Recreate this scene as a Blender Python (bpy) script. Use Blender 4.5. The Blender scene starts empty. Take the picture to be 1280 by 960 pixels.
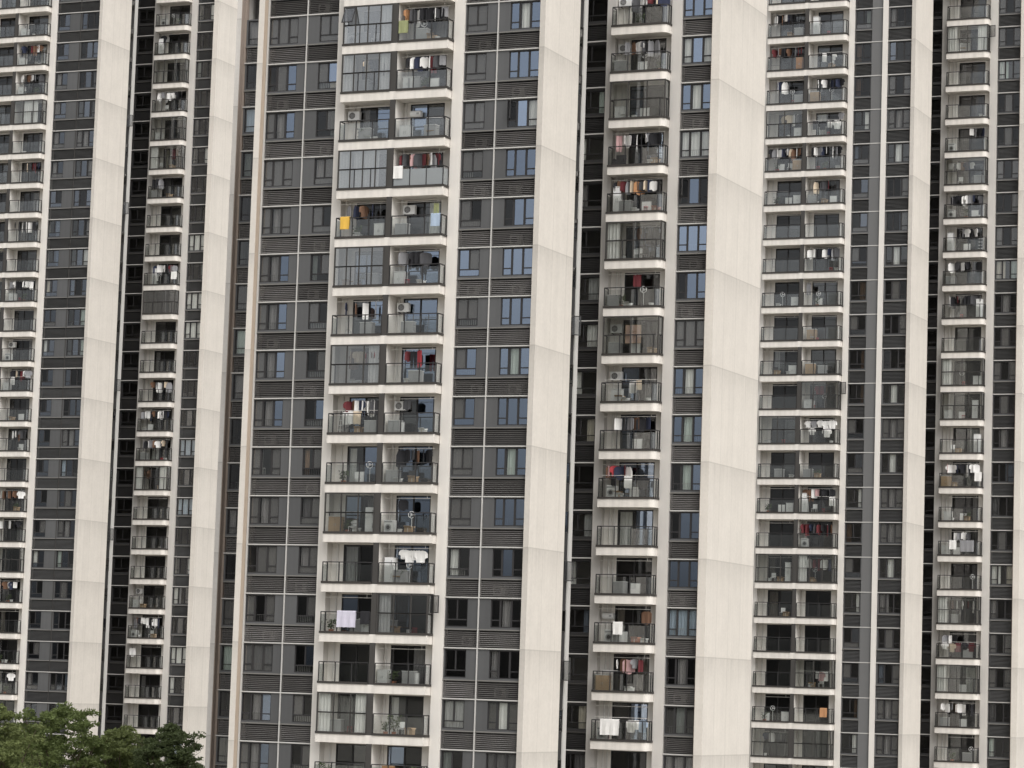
import bpy, math, random
from mathutils import Matrix, Vector
R = math.radians
S = bpy.context.scene
COL = S.collection

# ------------------------------------------------------------------ camera, sky, sun, exposure
F_PX, PITCH, ROLL = 3652.07, R(5.9209), R(1.8811)
cam = bpy.data.cameras.new('camera'); camo = bpy.data.objects.new('camera', cam); COL.objects.link(camo)
cam.sensor_width = 36.0; cam.lens = 36.0 * F_PX / 1280.0; cam.clip_start = 1.0; cam.clip_end = 6000.0
cp, sp, cr, sr = math.cos(PITCH), math.sin(PITCH), math.cos(ROLL), math.sin(ROLL)
cx, cy, cf = Vector((1, 0, 0)), Vector((0, -sp, cp)), Vector((0, cp, sp))
rx, ry = cx * cr + cy * sr, cy * cr - cx * sr
M = Matrix((rx, ry, -cf)).transposed().to_4x4(); M.translation = (0, 0, 15.0)
camo.matrix_world = M
S.camera = camo

SUN_EL, SUN_AZ = R(52), R(152)                 # azimuth clockwise from +Y: behind the camera, to its right
W = bpy.data.worlds.new('World'); S.world = W; W.use_nodes = True
nt = W.node_tree; nt.nodes.clear()
sky = nt.nodes.new('ShaderNodeTexSky'); sky.sky_type = 'NISHITA'; sky.sun_disc = False
sky.sun_elevation = SUN_EL; sky.sun_rotation = SUN_AZ; sky.dust_density = 6.0; sky.air_density = 1.0; sky.ozone_density = 1.0
hs = nt.nodes.new('ShaderNodeHueSaturation'); hs.inputs['Saturation'].default_value = 0.14
bg = nt.nodes.new('ShaderNodeBackground'); bg.inputs['Strength'].default_value = 0.15
wo = nt.nodes.new('ShaderNodeOutputWorld')
nt.links.new(sky.outputs[0], hs.inputs['Color']); nt.links.new(hs.outputs[0], bg.inputs[0]); nt.links.new(bg.outputs[0], wo.inputs[0])
sl = bpy.data.lights.new('sun', 'SUN'); sl.energy = 0.75; sl.angle = R(40); sl.color = (1.0, 0.955, 0.89)
so = bpy.data.objects.new('sun', sl); COL.objects.link(so)
sd = Vector((math.sin(SUN_AZ) * math.cos(SUN_EL), math.cos(SUN_AZ) * math.cos(SUN_EL), math.sin(SUN_EL)))
so.rotation_euler = sd.to_track_quat('Z', 'Y').to_euler(); so.location = (60, -80, 200)
vs = S.view_settings; vs.view_transform = 'Standard'; vs.look = 'None'; vs.exposure = 0.40; vs.gamma = 1.0
S.cycles.max_bounces = 6; S.cycles.diffuse_bounces = 3; S.cycles.glossy_bounces = 3
S.cycles.transparent_max_bounces = 12; S.cycles.transmission_bounces = 4
S.cycles.use_denoising = True
S.cycles.caustics_reflective = False; S.cycles.caustics_refractive = False

# ------------------------------------------------------------------ materials
MAT = {}
def nodes(name):
    m = bpy.data.materials.new(name); m.use_nodes = True; t = m.node_tree; t.nodes.clear()
    o = t.nodes.new('ShaderNodeOutputMaterial'); MAT[name] = m
    return m, t, o
def N(t, ty, **kw):
    n = t.nodes.new(ty)
    for k, v in kw.items(): setattr(n, k, v)
    return n
def math_(t, op, a, b=None, c=None):
    n = N(t, 'ShaderNodeMath', operation=op)
    for i, q in enumerate((a, b, c)):
        if q is None: continue
        if isinstance(q, (int, float)): n.inputs[i].default_value = q
        else: t.links.new(q, n.inputs[i])
    return n.outputs[0]
def mat(name, col, rough=0.8, var=0.08, scale=1.5, streak=0.0, metal=0.0, spec=0.3, seams=None, bump=0.0, per_obj=0.0):
    """diffuse surface with uneven colour; streak adds rain streaks, seams=(z pitch, y pitch) panel joints"""
    m, t, o = nodes(name)
    b = N(t, 'ShaderNodeBsdfPrincipled'); b.inputs['Roughness'].default_value = rough
    b.inputs['Metallic'].default_value = metal; b.inputs['Specular IOR Level'].default_value = spec
    t.links.new(b.outputs[0], o.inputs[0])
    tc = N(t, 'ShaderNodeTexCoord')
    n1 = N(t, 'ShaderNodeTexNoise'); n1.inputs['Scale'].default_value = scale; n1.inputs['Detail'].default_value = 6
    t.links.new(tc.outputs['Object'], n1.inputs['Vector'])
    f = math_(t, 'MULTIPLY_ADD', n1.outputs[0], var * 2, 1 - var)
    if streak:
        mp = N(t, 'ShaderNodeMapping'); mp.inputs['Scale'].default_value = (2.2, 2.2, 0.07)
        t.links.new(tc.outputs['Object'], mp.inputs[0])
        n2 = N(t, 'ShaderNodeTexNoise'); n2.inputs['Scale'].default_value = 1.7; n2.inputs['Detail'].default_value = 5
        t.links.new(mp.outputs[0], n2.inputs['Vector'])
        f = math_(t, 'MULTIPLY', f, math_(t, 'MULTIPLY_ADD', n2.outputs[0], streak * 2, 1 - streak))
    if per_obj:
        oi = N(t, 'ShaderNodeObjectInfo')
        f = math_(t, 'MULTIPLY', f, math_(t, 'MULTIPLY_ADD', oi.outputs['Random'], per_obj * 2, 1 - per_obj))
    if seams:
        sx = N(t, 'ShaderNodeSeparateXYZ'); t.links.new(tc.outputs['Object'], sx.inputs[0])
        zf = math_(t, 'FRACT', math_(t, 'DIVIDE', math_(t, 'ADD', sx.outputs[2], 0.04), seams[0]))
        zl = math_(t, 'LESS_THAN', zf, 0.07 / seams[0])
        f = math_(t, 'MULTIPLY', f, math_(t, 'MULTIPLY_ADD', zl, -0.24, 1.0))
        yf = math_(t, 'FRACT', math_(t, 'DIVIDE', math_(t, 'ADD', sx.outputs[1], seams[2]), seams[1]))
        yl = math_(t, 'LESS_THAN', yf, 0.05 / seams[1])
        f = math_(t, 'MULTIPLY', f, math_(t, 'MULTIPLY_ADD', yl, -0.16, 1.0))
        cv = N(t, 'ShaderNodeCombineXYZ')
        t.links.new(math_(t, 'FLOOR', math_(t, 'DIVIDE', math_(t, 'ADD', sx.outputs[1], seams[2]), seams[1] / 2)), cv.inputs[0])
        t.links.new(math_(t, 'FLOOR', math_(t, 'DIVIDE', math_(t, 'ADD', sx.outputs[2], 0.04), seams[0])), cv.inputs[1])
        t.links.new(math_(t, 'FLOOR', math_(t, 'DIVIDE', sx.outputs[0], 3.0)), cv.inputs[2])
        wn = N(t, 'ShaderNodeTexWhiteNoise'); t.links.new(cv.outputs[0], wn.inputs['Vector'])
        f = math_(t, 'MULTIPLY', f, math_(t, 'MULTIPLY_ADD', wn.outputs['Value'], 0.035, 0.985))
        mp2 = N(t, 'ShaderNodeMapping'); mp2.inputs['Scale'].default_value = (3.5, 3.5, 0.12); t.links.new(tc.outputs['Object'], mp2.inputs[0])
        n4 = N(t, 'ShaderNodeTexNoise'); n4.inputs['Scale'].default_value = 1.6; n4.inputs['Detail'].default_value = 4; t.links.new(mp2.outputs[0], n4.inputs['Vector'])
        dr = math_(t, 'MULTIPLY', math_(t, 'POWER', zf, 5.0), math_(t, 'SMOOTHSTEP' if False else 'MULTIPLY', n4.outputs[0], 0.30))
        f = math_(t, 'MULTIPLY', f, math_(t, 'SUBTRACT', 1.0, dr))
        n5 = N(t, 'ShaderNodeTexNoise'); n5.inputs['Scale'].default_value = 6.0; n5.inputs['Detail'].default_value = 3; t.links.new(tc.outputs['Object'], n5.inputs['Vector'])
        f = math_(t, 'MULTIPLY', f, math_(t, 'MULTIPLY_ADD', n5.outputs[0], 0.16, 0.92))
    mx = N(t, 'ShaderNodeVectorMath', operation='SCALE'); mx.inputs[0].default_value = col[:3]
    t.links.new(f, mx.inputs['Scale']); t.links.new(mx.outputs[0], b.inputs['Base Color'])
    if bump:
        bp = N(t, 'ShaderNodeBump'); bp.inputs['Strength'].default_value = bump; bp.inputs['Distance'].default_value = 0.02
        t.links.new(n1.outputs[0], bp.inputs['Height']); t.links.new(bp.outputs[0], b.inputs['Normal'])
    return m
def glass(name, tint, refl=0.10, rcol=(0.85, 0.92, 1.0), film=None, film_f=0.0, rough=0.02):
    """window glass: mirror-like reflection over a tinted see-through sheet; film mixes in a dull diffuse layer"""
    m, t, o = nodes(name)
    g = N(t, 'ShaderNodeBsdfGlossy'); g.inputs['Color'].default_value = (*rcol, 1); g.inputs['Roughness'].default_value = rough
    tr = N(t, 'ShaderNodeBsdfTransparent'); tr.inputs['Color'].default_value = (*tint, 1)
    under = tr.outputs[0]
    if film:
        d = N(t, 'ShaderNodeBsdfDiffuse'); d.inputs['Color'].default_value = (*film, 1)
        mm = N(t, 'ShaderNodeMixShader'); mm.inputs[0].default_value = film_f
        t.links.new(tr.outputs[0], mm.inputs[1]); t.links.new(d.outputs[0], mm.inputs[2]); under = mm.outputs[0]
    fr = N(t, 'ShaderNodeFresnel'); fr.inputs['IOR'].default_value = 1.45
    oi = N(t, 'ShaderNodeObjectInfo')
    k = math_(t, 'MULTIPLY_ADD', oi.outputs['Random'], refl * 0.7, refl * 0.65)
    k = math_(t, 'ADD', k, math_(t, 'MULTIPLY', fr.outputs[0], 0.4))
    ms = N(t, 'ShaderNodeMixShader'); t.links.new(k, ms.inputs[0])
    t.links.new(under, ms.inputs[1]); t.links.new(g.outputs[0], ms.inputs[2]); t.links.new(ms.outputs[0], o.inputs[0])
    return m

mat('stone', (0.610, 0.572, 0.522), 0.75, 0.07, 0.9, 0.07, seams=(6.0, 2.24, 0.28), bump=0.1)
mat('plaster', (0.66, 0.63, 0.59), 0.8, 0.06, 1.1, 0.09)
mat('fascia', (0.67, 0.635, 0.59), 0.8, 0.09, 2.5, 0.20)
mat('plaster_shaded', (0.51, 0.488, 0.46), 0.8, 0.06, 1.1, 0.07)  # plaster darkened for light-well shade, reused on rear and podium walls
mat('inner_wall', (0.74, 0.71, 0.67), 0.85, 0.06, 1.3, 0.04)
mat('soft_grey_stone', (0.60, 0.575, 0.545), 0.8, 0.06, 1.0, 0.06, seams=(6.0, 9.0, 1.0))
mat('tan_stone', (0.42, 0.345, 0.275), 0.8, 0.10, 1.0, 0.10)
mat('brown_stone', (0.30, 0.25, 0.215), 0.8, 0.10, 1.0, 0.10)
mat('white_trim', (0.48, 0.47, 0.45), 0.6, 0.06, 2.0)
mat('grey_panel', (0.092, 0.093, 0.095), 0.38, 0.12, 1.2, 0.12, per_obj=0.12)
mat('mid_grey_panel', (0.14, 0.14, 0.14), 0.55, 0.05, 0.8, 0.05)
mat('ledge_grey', (0.17, 0.165, 0.155), 0.6, 0.05)
mat('slat_grey', (0.125, 0.119, 0.115), 0.5, 0.22, 1.4, per_obj=0.35)
mat('slat_dark', (0.075, 0.075, 0.075), 0.5, 0.10, 2.0, per_obj=0.2)
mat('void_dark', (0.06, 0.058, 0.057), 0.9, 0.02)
mat('frame_dark', (0.033, 0.032, 0.033), 0.6, 0.05, spec=0.25)
mat('curb_dark', (0.045, 0.041, 0.038), 0.6, 0.05)
mat('frame_grey', (0.058, 0.055, 0.052), 0.7, 0.05, spec=0.2)
mat('room', (0.10, 0.095, 0.09), 0.9, 0.30, 0.35)  # dark wall colour stands in for light falling off inside the rooms
mat('room_warm', (0.13, 0.07, 0.06), 0.9, 0.2, 0.5)
mat('shaded_panel', (0.030, 0.029, 0.029), 0.6, 0.08)  # shade of the light well put into the panel colour
mat('pipe_white', (0.62, 0.60, 0.57), 0.5, 0.04)
for nm, c in dict(curtain_white=(0.82, 0.81, 0.79), curtain_cream=(0.58, 0.53, 0.45), curtain_green=(0.55, 0.62, 0.58),
                  curtain_grey=(0.40, 0.40, 0.40), curtain_blue=(0.42, 0.50, 0.60), curtain_brown=(0.26, 0.17, 0.11)).items():
    mat(nm, c, 0.95, 0.06, 2.0)
glass('glass_clear', (0.93, 0.94, 0.93), 0.06, (0.95, 0.97, 1.0))
glass('glass_sky_tint', (0.55, 0.60, 0.66), 0.37, (0.69, 0.81, 1.0))  # blue of the reflected sky put into the glass tint
glass('glass_pale', (0.86, 0.87, 0.87), 0.20, (0.96, 0.98, 1.0), rough=0.04)
glass('glass_silver', (0.62, 0.65, 0.68), 0.15, (0.84, 0.90, 1.0))  # greyer reflection on the far towers, also put into the tint
glass('glass_grey_reflect', (0.78, 0.78, 0.77), 0.06, (0.95, 0.97, 1.0), film=(0.15, 0.148, 0.143), film_f=0.42)  # dull grey reflection painted as a diffuse layer on the pane
glass('glass_dark', (0.70, 0.70, 0.70), 0.03, (0.95, 0.97, 1.0))
glass('glass_rail', (0.92, 0.93, 0.92), 0.06, (0.95, 0.97, 1.0))
glass('glass_frost', (0.55, 0.58, 0.58), 0.06, film=(0.45, 0.47, 0.47), film_f=0.5)
CLOTH = dict(w=('white', (0.74, 0.73, 0.71)), k=('black', (0.022, 0.022, 0.025)), g=('grey', (0.24, 0.24, 0.25)), r=('maroon', (0.13, 0.03, 0.035)),
             p=('pink', (0.50, 0.32, 0.32)), o=('orange', (0.42, 0.22, 0.11)), y=('yellow', (0.68, 0.42, 0.08)), b=('navy', (0.03, 0.036, 0.065)),
             c=('cream', (0.60, 0.50, 0.38)), m=('pale blue', (0.36, 0.44, 0.55)), n=('brown', (0.15, 0.085, 0.055)), v=('lilac', (0.55, 0.53, 0.62)),
             e=('olive green', (0.27, 0.29, 0.15)), d=('charcoal', (0.07, 0.07, 0.075)), x=('scarlet', (0.36, 0.05, 0.06)))
for k, (nm, c) in CLOTH.items(): mat('cloth_' + k, c, 0.95, 0.10, 6.0)
mat('appliance_white', (0.72, 0.72, 0.71), 0.35, 0.03, spec=0.5)
mat('appliance_grey', (0.36, 0.36, 0.36), 0.4, 0.03, spec=0.5)
mat('unit_grey', (0.22, 0.215, 0.21), 0.5, 0.1)
mat('wood', (0.44, 0.20, 0.065), 0.6, 0.18, 4.0)
mat('card', (0.42, 0.30, 0.19), 0.9, 0.10, 3.0)
mat('poster_tan', (0.42, 0.29, 0.235), 0.8, 0.06, 2.0)
mat('terracotta', (0.36, 0.15, 0.09), 0.8, 0.08)
mat('plant_leaf', (0.060, 0.085, 0.035), 0.6, 0.35, 6.0)
mat('bark', (0.10, 0.075, 0.055), 0.95, 0.3, 4.0, bump=0.5)
mat('ground', (0.30, 0.285, 0.25), 0.95, 0.25, 0.05)
def leaf_mat(name, col):
    m = mat(name, col, 0.6, 0.60, 1.3); t = m.node_tree; o = [n for n in t.nodes if n.type == 'OUTPUT_MATERIAL'][0]; b = [n for n in t.nodes if n.type == 'BSDF_PRINCIPLED'][0]
    tl = N(t, 'ShaderNodeBsdfTranslucent'); ms = N(t, 'ShaderNodeMixShader'); ms.inputs[0].default_value = 0.4
    t.links.new(b.inputs['Base Color'].links[0].from_socket, tl.inputs['Color'])
    t.links.new(b.outputs[0], ms.inputs[1]); t.links.new(tl.outputs[0], ms.inputs[2]); t.links.new(ms.outputs[0], o.inputs[0])
leaf_mat('leaf_a', (0.190, 0.225, 0.085))
leaf_mat('leaf_b', (0.150, 0.190, 0.066))
leaf_mat('leaf_c', (0.110, 0.140, 0.060))

# ------------------------------------------------------------------ mesh building
class MB:
    def __init__(s): s.v = []; s.f = []; s.mi = []; s.mats = []
    def _m(s, m):
        if m not in s.mats: s.mats.append(m)
        return s.mats.index(m)
    def add(s, vs_, fs, m):
        o = len(s.v); s.v += [tuple(q) for q in vs_]; i = s._m(m)
        for f in fs: s.f.append(tuple(o + k for k in f)); s.mi.append(i)
        return s
    def box(s, x0, x1, y0, y1, z0, z1, m):
        v = [(x, y, z) for z in (z0, z1) for y in (y0, y1) for x in (x0, x1)]
        return s.add(v, [(0, 2, 3, 1), (4, 5, 7, 6), (0, 1, 5, 4), (2, 6, 7, 3), (0, 4, 6, 2), (1, 3, 7, 5)], m)
    def prism(s, pts, z0, z1, m):
        n = len(pts); v = [(x, y, z0) for x, y in pts] + [(x, y, z1) for x, y in pts]
        return s.add(v, [tuple(range(n))[::-1], tuple(range(n, 2 * n))] + [(i, (i + 1) % n, n + (i + 1) % n, n + i) for i in range(n)], m)
    def tube(s, a, b, r0, m, r1=None, n=8):
        a, b = Vector(a), Vector(b); r1 = r0 if r1 is None else r1; d = (b - a).normalized()
        u = d.orthogonal().normalized(); w = d.cross(u)
        v = [a + (u * math.cos(2 * math.pi * i / n) + w * math.sin(2 * math.pi * i / n)) * r0 for i in range(n)]
        v += [b + (u * math.cos(2 * math.pi * i / n) + w * math.sin(2 * math.pi * i / n)) * r1 for i in range(n)]
        return s.add(v, [tuple(range(n))[::-1], tuple(range(n, 2 * n))] + [(i, (i + 1) % n, n + (i + 1) % n, n + i) for i in range(n)], m)
    def ring(s, c, r0, r1, y0, y1, m, n=16):      # flat ring in the xz plane
        v = []
        for i in range(n):
            q = 2 * math.pi * i / n; co, si = math.cos(q), math.sin(q)
            v += [(c[0] + co * r0, y0, c[1] + si * r0), (c[0] + co * r1, y0, c[1] + si * r1), (c[0] + co * r1, y1, c[1] + si * r1), (c[0] + co * r0, y1, c[1] + si * r0)]
        f = []
        for i in range(n):
            a, b = 4 * i, 4 * ((i + 1) % n)
            for k in range(4): f.append((a + k, a + (k + 1) % 4, b + (k + 1) % 4, b + k))
        return s.add(v, f, m)
    def mesh(s, name):
        me = bpy.data.meshes.new(name); me.from_pydata(s.v, [], s.f)
        for m in s.mats: me.materials.append(MAT[m])
        if len(s.mats) > 1: me.polygons.foreach_set('material_index', s.mi)
        me.update(); return me
CACHE = {}
def cached(key, fn):
    if key not in CACHE:
        q = fn(); CACHE[key] = q.mesh(str(key[0])) if isinstance(q, MB) else q
    return CACHE[key]
def link(name, me, parent=None, loc=(0, 0, 0), rz=0.0):
    if isinstance(me, MB): me = me.mesh(name)
    o = bpy.data.objects.new(name, me); COL.objects.link(o); o.parent = parent; o.location = loc; o.rotation_euler = (0, 0, rz)
    return o
def bevel(o, w=0.01):
    b = o.modifiers.new('bevel', 'BEVEL'); b.width = w; b.segments = 1; b.limit_method = 'ANGLE'
def tag(o, label, cat, group=None):
    o['label'] = label; o['category'] = cat
    if group: o['group'] = group
    return o
def empty(name, loc, rz=0.0):
    o = bpy.data.objects.new(name, None); COL.objects.link(o); o.location = loc; o.rotation_euler = (0, 0, rz); o.empty_display_size = 0.3
    return o

TH = R(23.6)
def to_world(t, x, y, z):
    c, s = math.cos(TH), math.sin(TH); X, Y = t['S0'] + x, t['D0'] + y
    return Vector((X * c + Y * s, -X * s + Y * c, z + t['zb']))

# ------------------------------------------------------------------ ground
g = MB(); g.add([(-3000, -1500, 0), (3000, -1500, 0), (3000, 4500, 0), (-3000, 4500, 0)], [(0, 1, 2, 3)], 'ground')
go = link('ground', g); go['kind'] = 'structure'

# ------------------------------------------------------------------ windows
def fr_rect(b, x0, x1, z0, z1, w, y0, y1, m):
    b.box(x0, x0 + w, y0, y1, z0, z1, m); b.box(x1 - w, x1, y0, y1, z0, z1, m)
    b.box(x0 + w, x1 - w, y0, y1, z0, z0 + w, m); b.box(x0 + w, x1 - w, y0, y1, z1 - w, z1, m)
def win_frame(w, h, kind):
    b = MB(); m = 'frame_dark'; t = 0.06; lo = 0.40
    fr_rect(b, 0, w, 0, h, t, 0.05, 0.15, m)
    if kind == 'casement':
        b.box(t, w - t, 0.06, 0.14, lo, lo + 0.07, m); b.box(w * .5 - .045, w * .5 + .045, 0.055, 0.145, lo + .07, h - t, m)
    elif kind == 'triple':
        a, c = w * 0.305, w * 0.665
        for q in (a, c): b.box(q - .06, q + .06, 0.055, 0.145, t, h - t, m)
        b.box(t, a - .06, 0.06, 0.14, lo, lo + .07, m); b.box(c + .06, w - t, 0.06, 0.14, lo, lo + .07, m)
    elif kind == 'strip':
        b.box(t, w - t, 0.06, 0.14, lo, lo + .05, m); b.box(w * .45, w * .45 + .05, 0.055, 0.145, lo + .05, h - t, m)
    return b
def win_panes(w, h, kind, gm):
    b = MB(); t = 0.06; lo = 0.40; y = 0.10
    if kind == 'triple' and isinstance(gm, tuple):
        a, c = w * .305, w * .665
        for (p, q), g1 in zip(((t, a - .06), (a + .06, c - .06), (c + .06, w - t)), gm): b.box(p, q, y - .006, y + .006, t, h - t, g1)
    elif kind == 'casement' and isinstance(gm, tuple):
        b.box(t, w * .5 - .045, y - .006, y + .006, lo + .07, h - t, gm[0]); b.box(w * .5 + .045, w - t, y - .006, y + .006, lo + .07, h - t, gm[1]); b.box(t, w - t, y - .006, y + .006, t, lo, gm[2])
    else:
        b.box(t, w - t, y - .006, y + .006, t, h - t, gm if isinstance(gm, str) else gm[0])
    return b
def curtain_mesh(w, h, m, seed=0, gather=0.0):
    """a pleated hanging sheet, x 0..w, z 0..h; gather pinches it at mid height"""
    r = random.Random(seed); b = MB(); n = max(6, int(w / 0.07)); v = []; f = []
    for k, zf in enumerate((0, 0.35, 1.0)):
        for i in range(n + 1):
            x = w * i / n; pin = gather * (1 - abs(zf - .35) / .65) if gather else 0
            x = w / 2 + (x - w / 2) * (1 - pin)
            v.append((x, 0.035 * math.sin(i * 2.1 + r.random() * .6), h * zf))
    for k in range(2):
        for i in range(n): a = k * (n + 1) + i; f.append((a, a + 1, a + n + 2, a + n + 1))
    return b.add(v, f, m)
def bars_mesh(w, h):
    b = MB(); b.box(0, w, 0, .02, h - .03, h, 'white_trim'); n = max(3, int(w / .12))
    for i in range(n + 1): b.box(w * i / n - .008, w * i / n + .008, 0.002, .018, 0, h - .03, 'white_trim')
    return b
RW = random.Random(7)
CURT = ['curtain_white', 'curtain_white', 'curtain_cream', 'curtain_green', 'curtain_grey', 'curtain_blue']
def window(tw, name, kind, x, y, z, w, h, style):
    """style: glass code then any of c (curtain) f (full-width curtain) l (low white sill goods / bars)"""
    fo = link(name, cached(('wf', w, h, kind), lambda: win_frame(w, h, kind)), tw['o'], (x, y, z))
    gm = {'b': 'glass_sky_tint', 'g': 'glass_grey_reflect', 'k': 'glass_dark', 'w': 'glass_clear'}
    if tw['key'] != 'C': gm['b'] = 'glass_silver'
    code, opts = style.split('/') if '/' in style else (style, '')
    gk = tuple(gm[q] for q in code) if len(code) == 3 else gm[code[0]]
    link('pane', cached(('pane', w, h, kind, gk), lambda: win_panes(w, h, kind, gk)), fo)
    for q in opts:
        if q in 'fhHcCq':
            sd_ = RW.randrange(4); cm = {'c': 'curtain_white', 'C': 'curtain_green', 'f': RW.choice(CURT), 'h': RW.choice(CURT), 'H': 'curtain_white', 'q': 'curtain_brown'}[q]
            if q == 'f': a, wd, hh = .06, w - .12, h - .12
            elif q in 'cC':
                a, wd, hh = (w * .34, w * .30, h - .12)
            else:
                wd = round(w * RW.choice((.22, .3, .4)), 2); a = RW.choice((.06, w - .06 - wd)); hh = h - .12
            link('curtain', cached(('curtain', wd, hh, cm, sd_), lambda: curtain_mesh(wd, hh, cm, sd_)), fo, (a, 0.24, .06))
        elif q == 'l':
            a = w * RW.uniform(.05, .2); wd = round(w * RW.choice((.35, .6, .8)), 2)
            link('guard_rail', cached(('bars', wd, .42), lambda: bars_mesh(wd, .42)), fo, (a, .19, .06))
        elif q == 's':      # a sash pushed open outwards
            b = MB(); sw = w * .28; fr_rect(b, 0, sw, 0, h * .68, .05, -.02, .02, 'frame_dark'); b.box(.05, sw - .05, -.004, .004, .05, h * .68 - .05, 'glass_dark')
            o = link('open_sash', b, fo, (.05, 0.02, h * .29), R(-55))
    return fo

# ------------------------------------------------------------------ louvres, bands
def louvre_mesh(w, m):
    b = MB(); h = .92; n = 8; p = h / n
    for i in range(n):
        z = i * p + .015
        b.add([(0, .02, z), (w, .02, z), (w, .09, z + .05), (0, .09, z + .05), (0, .025, z - .022), (w, .025, z - .022), (w, .095, z + .028), (0, .095, z + .028)],
              [(0, 1, 2, 3), (7, 6, 5, 4), (0, 4, 5, 1), (2, 6, 7, 3), (0, 3, 7, 4), (1, 5, 6, 2)], m)
    b.box(0, .03, 0.0, .10, -.03, h + .02, m); b.box(w - .03, w, 0.0, .10, -.03, h + .02, m)
    return b

# ------------------------------------------------------------------ small things on the balconies
def cloth(cols, m, th=0.02, seed=0, amp=.02):
    """cols = [(x, ztop, zbottom)]: a hanging cloth with folds and thickness, z measured down from the pole"""
    r = random.Random(seed); b = MB(); v = []; f = []; n = len(cols)
    ys = [amp * math.sin(1.9 * i + seed) for i in range(n)]
    for side in (0, 1):
        for (x, zt, zb), y in zip(cols, ys):
            for k in range(3):
                q = k / 2; v.append((x * (1 + .04 * q * (r.random() - .5)), y * (.4 + q) + (th if side else 0), zt + (zb - zt) * q))
    s1 = 3 * n
    for i in range(n - 1):
        for k in range(2):
            a, c = 3 * i + k, 3 * (i + 1) + k
            f.append((a, a + 1, c + 1, c)); f.append((s1 + a, s1 + c, s1 + c + 1, s1 + a + 1))
        f.append((3 * i, 3 * i + 3, s1 + 3 * i + 3, s1 + 3 * i)); f.append((3 * i + 2, s1 + 3 * i + 2, s1 + 3 * i + 5, 3 * i + 5))
    for i in (0, n - 1):
        for k in range(2): f.append((3 * i + k, s1 + 3 * i + k, s1 + 3 * i + k + 1, 3 * i + k + 1))
    return b.add(v, f, m)
def garment(kind, ck, seed):
    m = 'cloth_' + ck; r = random.Random(seed); k = .8 + .3 * r.random()
    if kind == 'shirt':
        c = [(-.40, -.24, -.44), (-.31, -.12, -.46), (-.25, -.09, -.50), (-.24, -.085, -.74), (-.10, -.045, -.76), (0, -.075, -.75), (.10, -.045, -.77), (.24, -.085, -.74), (.25, -.09, -.50), (.31, -.12, -.46), (.40, -.24, -.44)]
    elif kind == 'long_shirt':
        c = [(-.34, -.18, -.72), (-.27, -.10, -.74), (-.22, -.08, -.70), (-.10, -.045, -.80), (0, -.07, -.82), (.10, -.045, -.80), (.22, -.08, -.72), (.27, -.10, -.70), (.34, -.18, -.68)]
    elif kind == 'trousers':
        c = [(-.19, -.06, -1.00), (-.10, -.06, -1.02), (-.025, -.06, -.98), (0, -.06, -.34), (.025, -.06, -.98), (.10, -.06, -1.0), (.19, -.06, -.98)]
    elif kind == 'dress':
        c = [(-.30, -.40, -1.02), (-.20, -.14, -1.06), (-.12, -.06, -1.05), (0, -.11, -1.08), (.12, -.06, -1.06), (.20, -.14, -1.04), (.30, -.40, -1.0)]
    elif kind == 'socks':
        c = [(-.06, -.05, -.30), (-.02, -.05, -.32), (.0, -.05, -.12), (.03, -.05, -.30), (.07, -.05, -.33)]
    elif kind == 'jacket':
        c = [(-.36, -.20, -.78), (-.28, -.10, -.80), (-.24, -.08, -.72), (-.12, -.04, -.86), (0, -.09, -.88), (.12, -.04, -.86), (.24, -.08, -.74), (.28, -.10, -.80), (.36, -.20, -.76)]
    else:   # towel
        c = [(-.24, -.03, -.72), (-.12, -.03, -.75), (0, -.03, -.73), (.12, -.03, -.76), (.24, -.03, -.72)]
    return cloth([(x * k, zt, zb * k) for x, zt, zb in c], m, .03, seed)
def hanger_mesh():
    b = MB(); b.tube((0, .015, .02), (0, .015, -.04), .008, 'frame_grey', n=5)
    b.tube((-.2, .015, -.085), (0, .015, -.035), .009, 'frame_grey', n=5); b.tube((.2, .015, -.085), (0, .015, -.035), .009, 'frame_grey', n=5)
    return b
def drape(w, drop_f, drop_b, m, seed=0):
    """a cloth folded over a rail at z=0: falls in front (-y) by drop_f and behind by drop_b"""
    r = random.Random(seed); b = MB(); n = max(5, int(w / .12)); prof = [(-.055, -drop_f), (-.05, -drop_f * .5), (-.045, 0), (-.02, .03), (.03, .03), (.05, -.02), (.05, -drop_b)]
    v = []; f = []
    for off in (0, .015):
        for i in range(n + 1):
            for j, (y, z) in enumerate(prof):
                yy = y - (off if j < 3 else (-off if j > 3 else 0)); zz = z + (off if 2 <= j <= 4 else 0)
                v.append((w * (i / n - .5), yy + (.016 * math.sin(i * 1.7 + seed) if z < -.03 else 0), zz + (r.random() * .02 if j in (0, 6) else 0)))
    k = len(prof); s1 = (n + 1) * k
    for i in range(n):
        for j in range(k - 1):
            a, c = i * k + j, (i + 1) * k + j
            f.append((a, c, c + 1, a + 1)); f.append((s1 + a, s1 + a + 1, s1 + c + 1, s1 + c))
        for j in (0, k - 1): a, c = i * k + j, (i + 1) * k + j; f.append((a, s1 + a, s1 + c, c))
    for i in (0, n):
        for j in range(k - 1): a = i * k + j; f.append((a, a + 1, s1 + a + 1, s1 + a))
    return b.add(v, f, m)
def b_box(*a): return MB().box(*a)
def it_washer(o):
    q = link('body', cached(('wm_body',), lambda: b_box(-.30, .30, -.28, .28, 0.02, .86, 'appliance_white')), o); bevel(q, .02)
    link('door', cached(('wm_door',), lambda: MB().ring((0, .42), .13, .21, -.315, -.281, 'appliance_grey').tube((0, -.30, .42), (0, -.284, .42), .13, 'void_dark', n=16)), o)
    link('control_panel', cached(('wm_panel',), lambda: b_box(-.27, .27, -.295, -.281, .72, .82, 'appliance_grey')), o)
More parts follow.
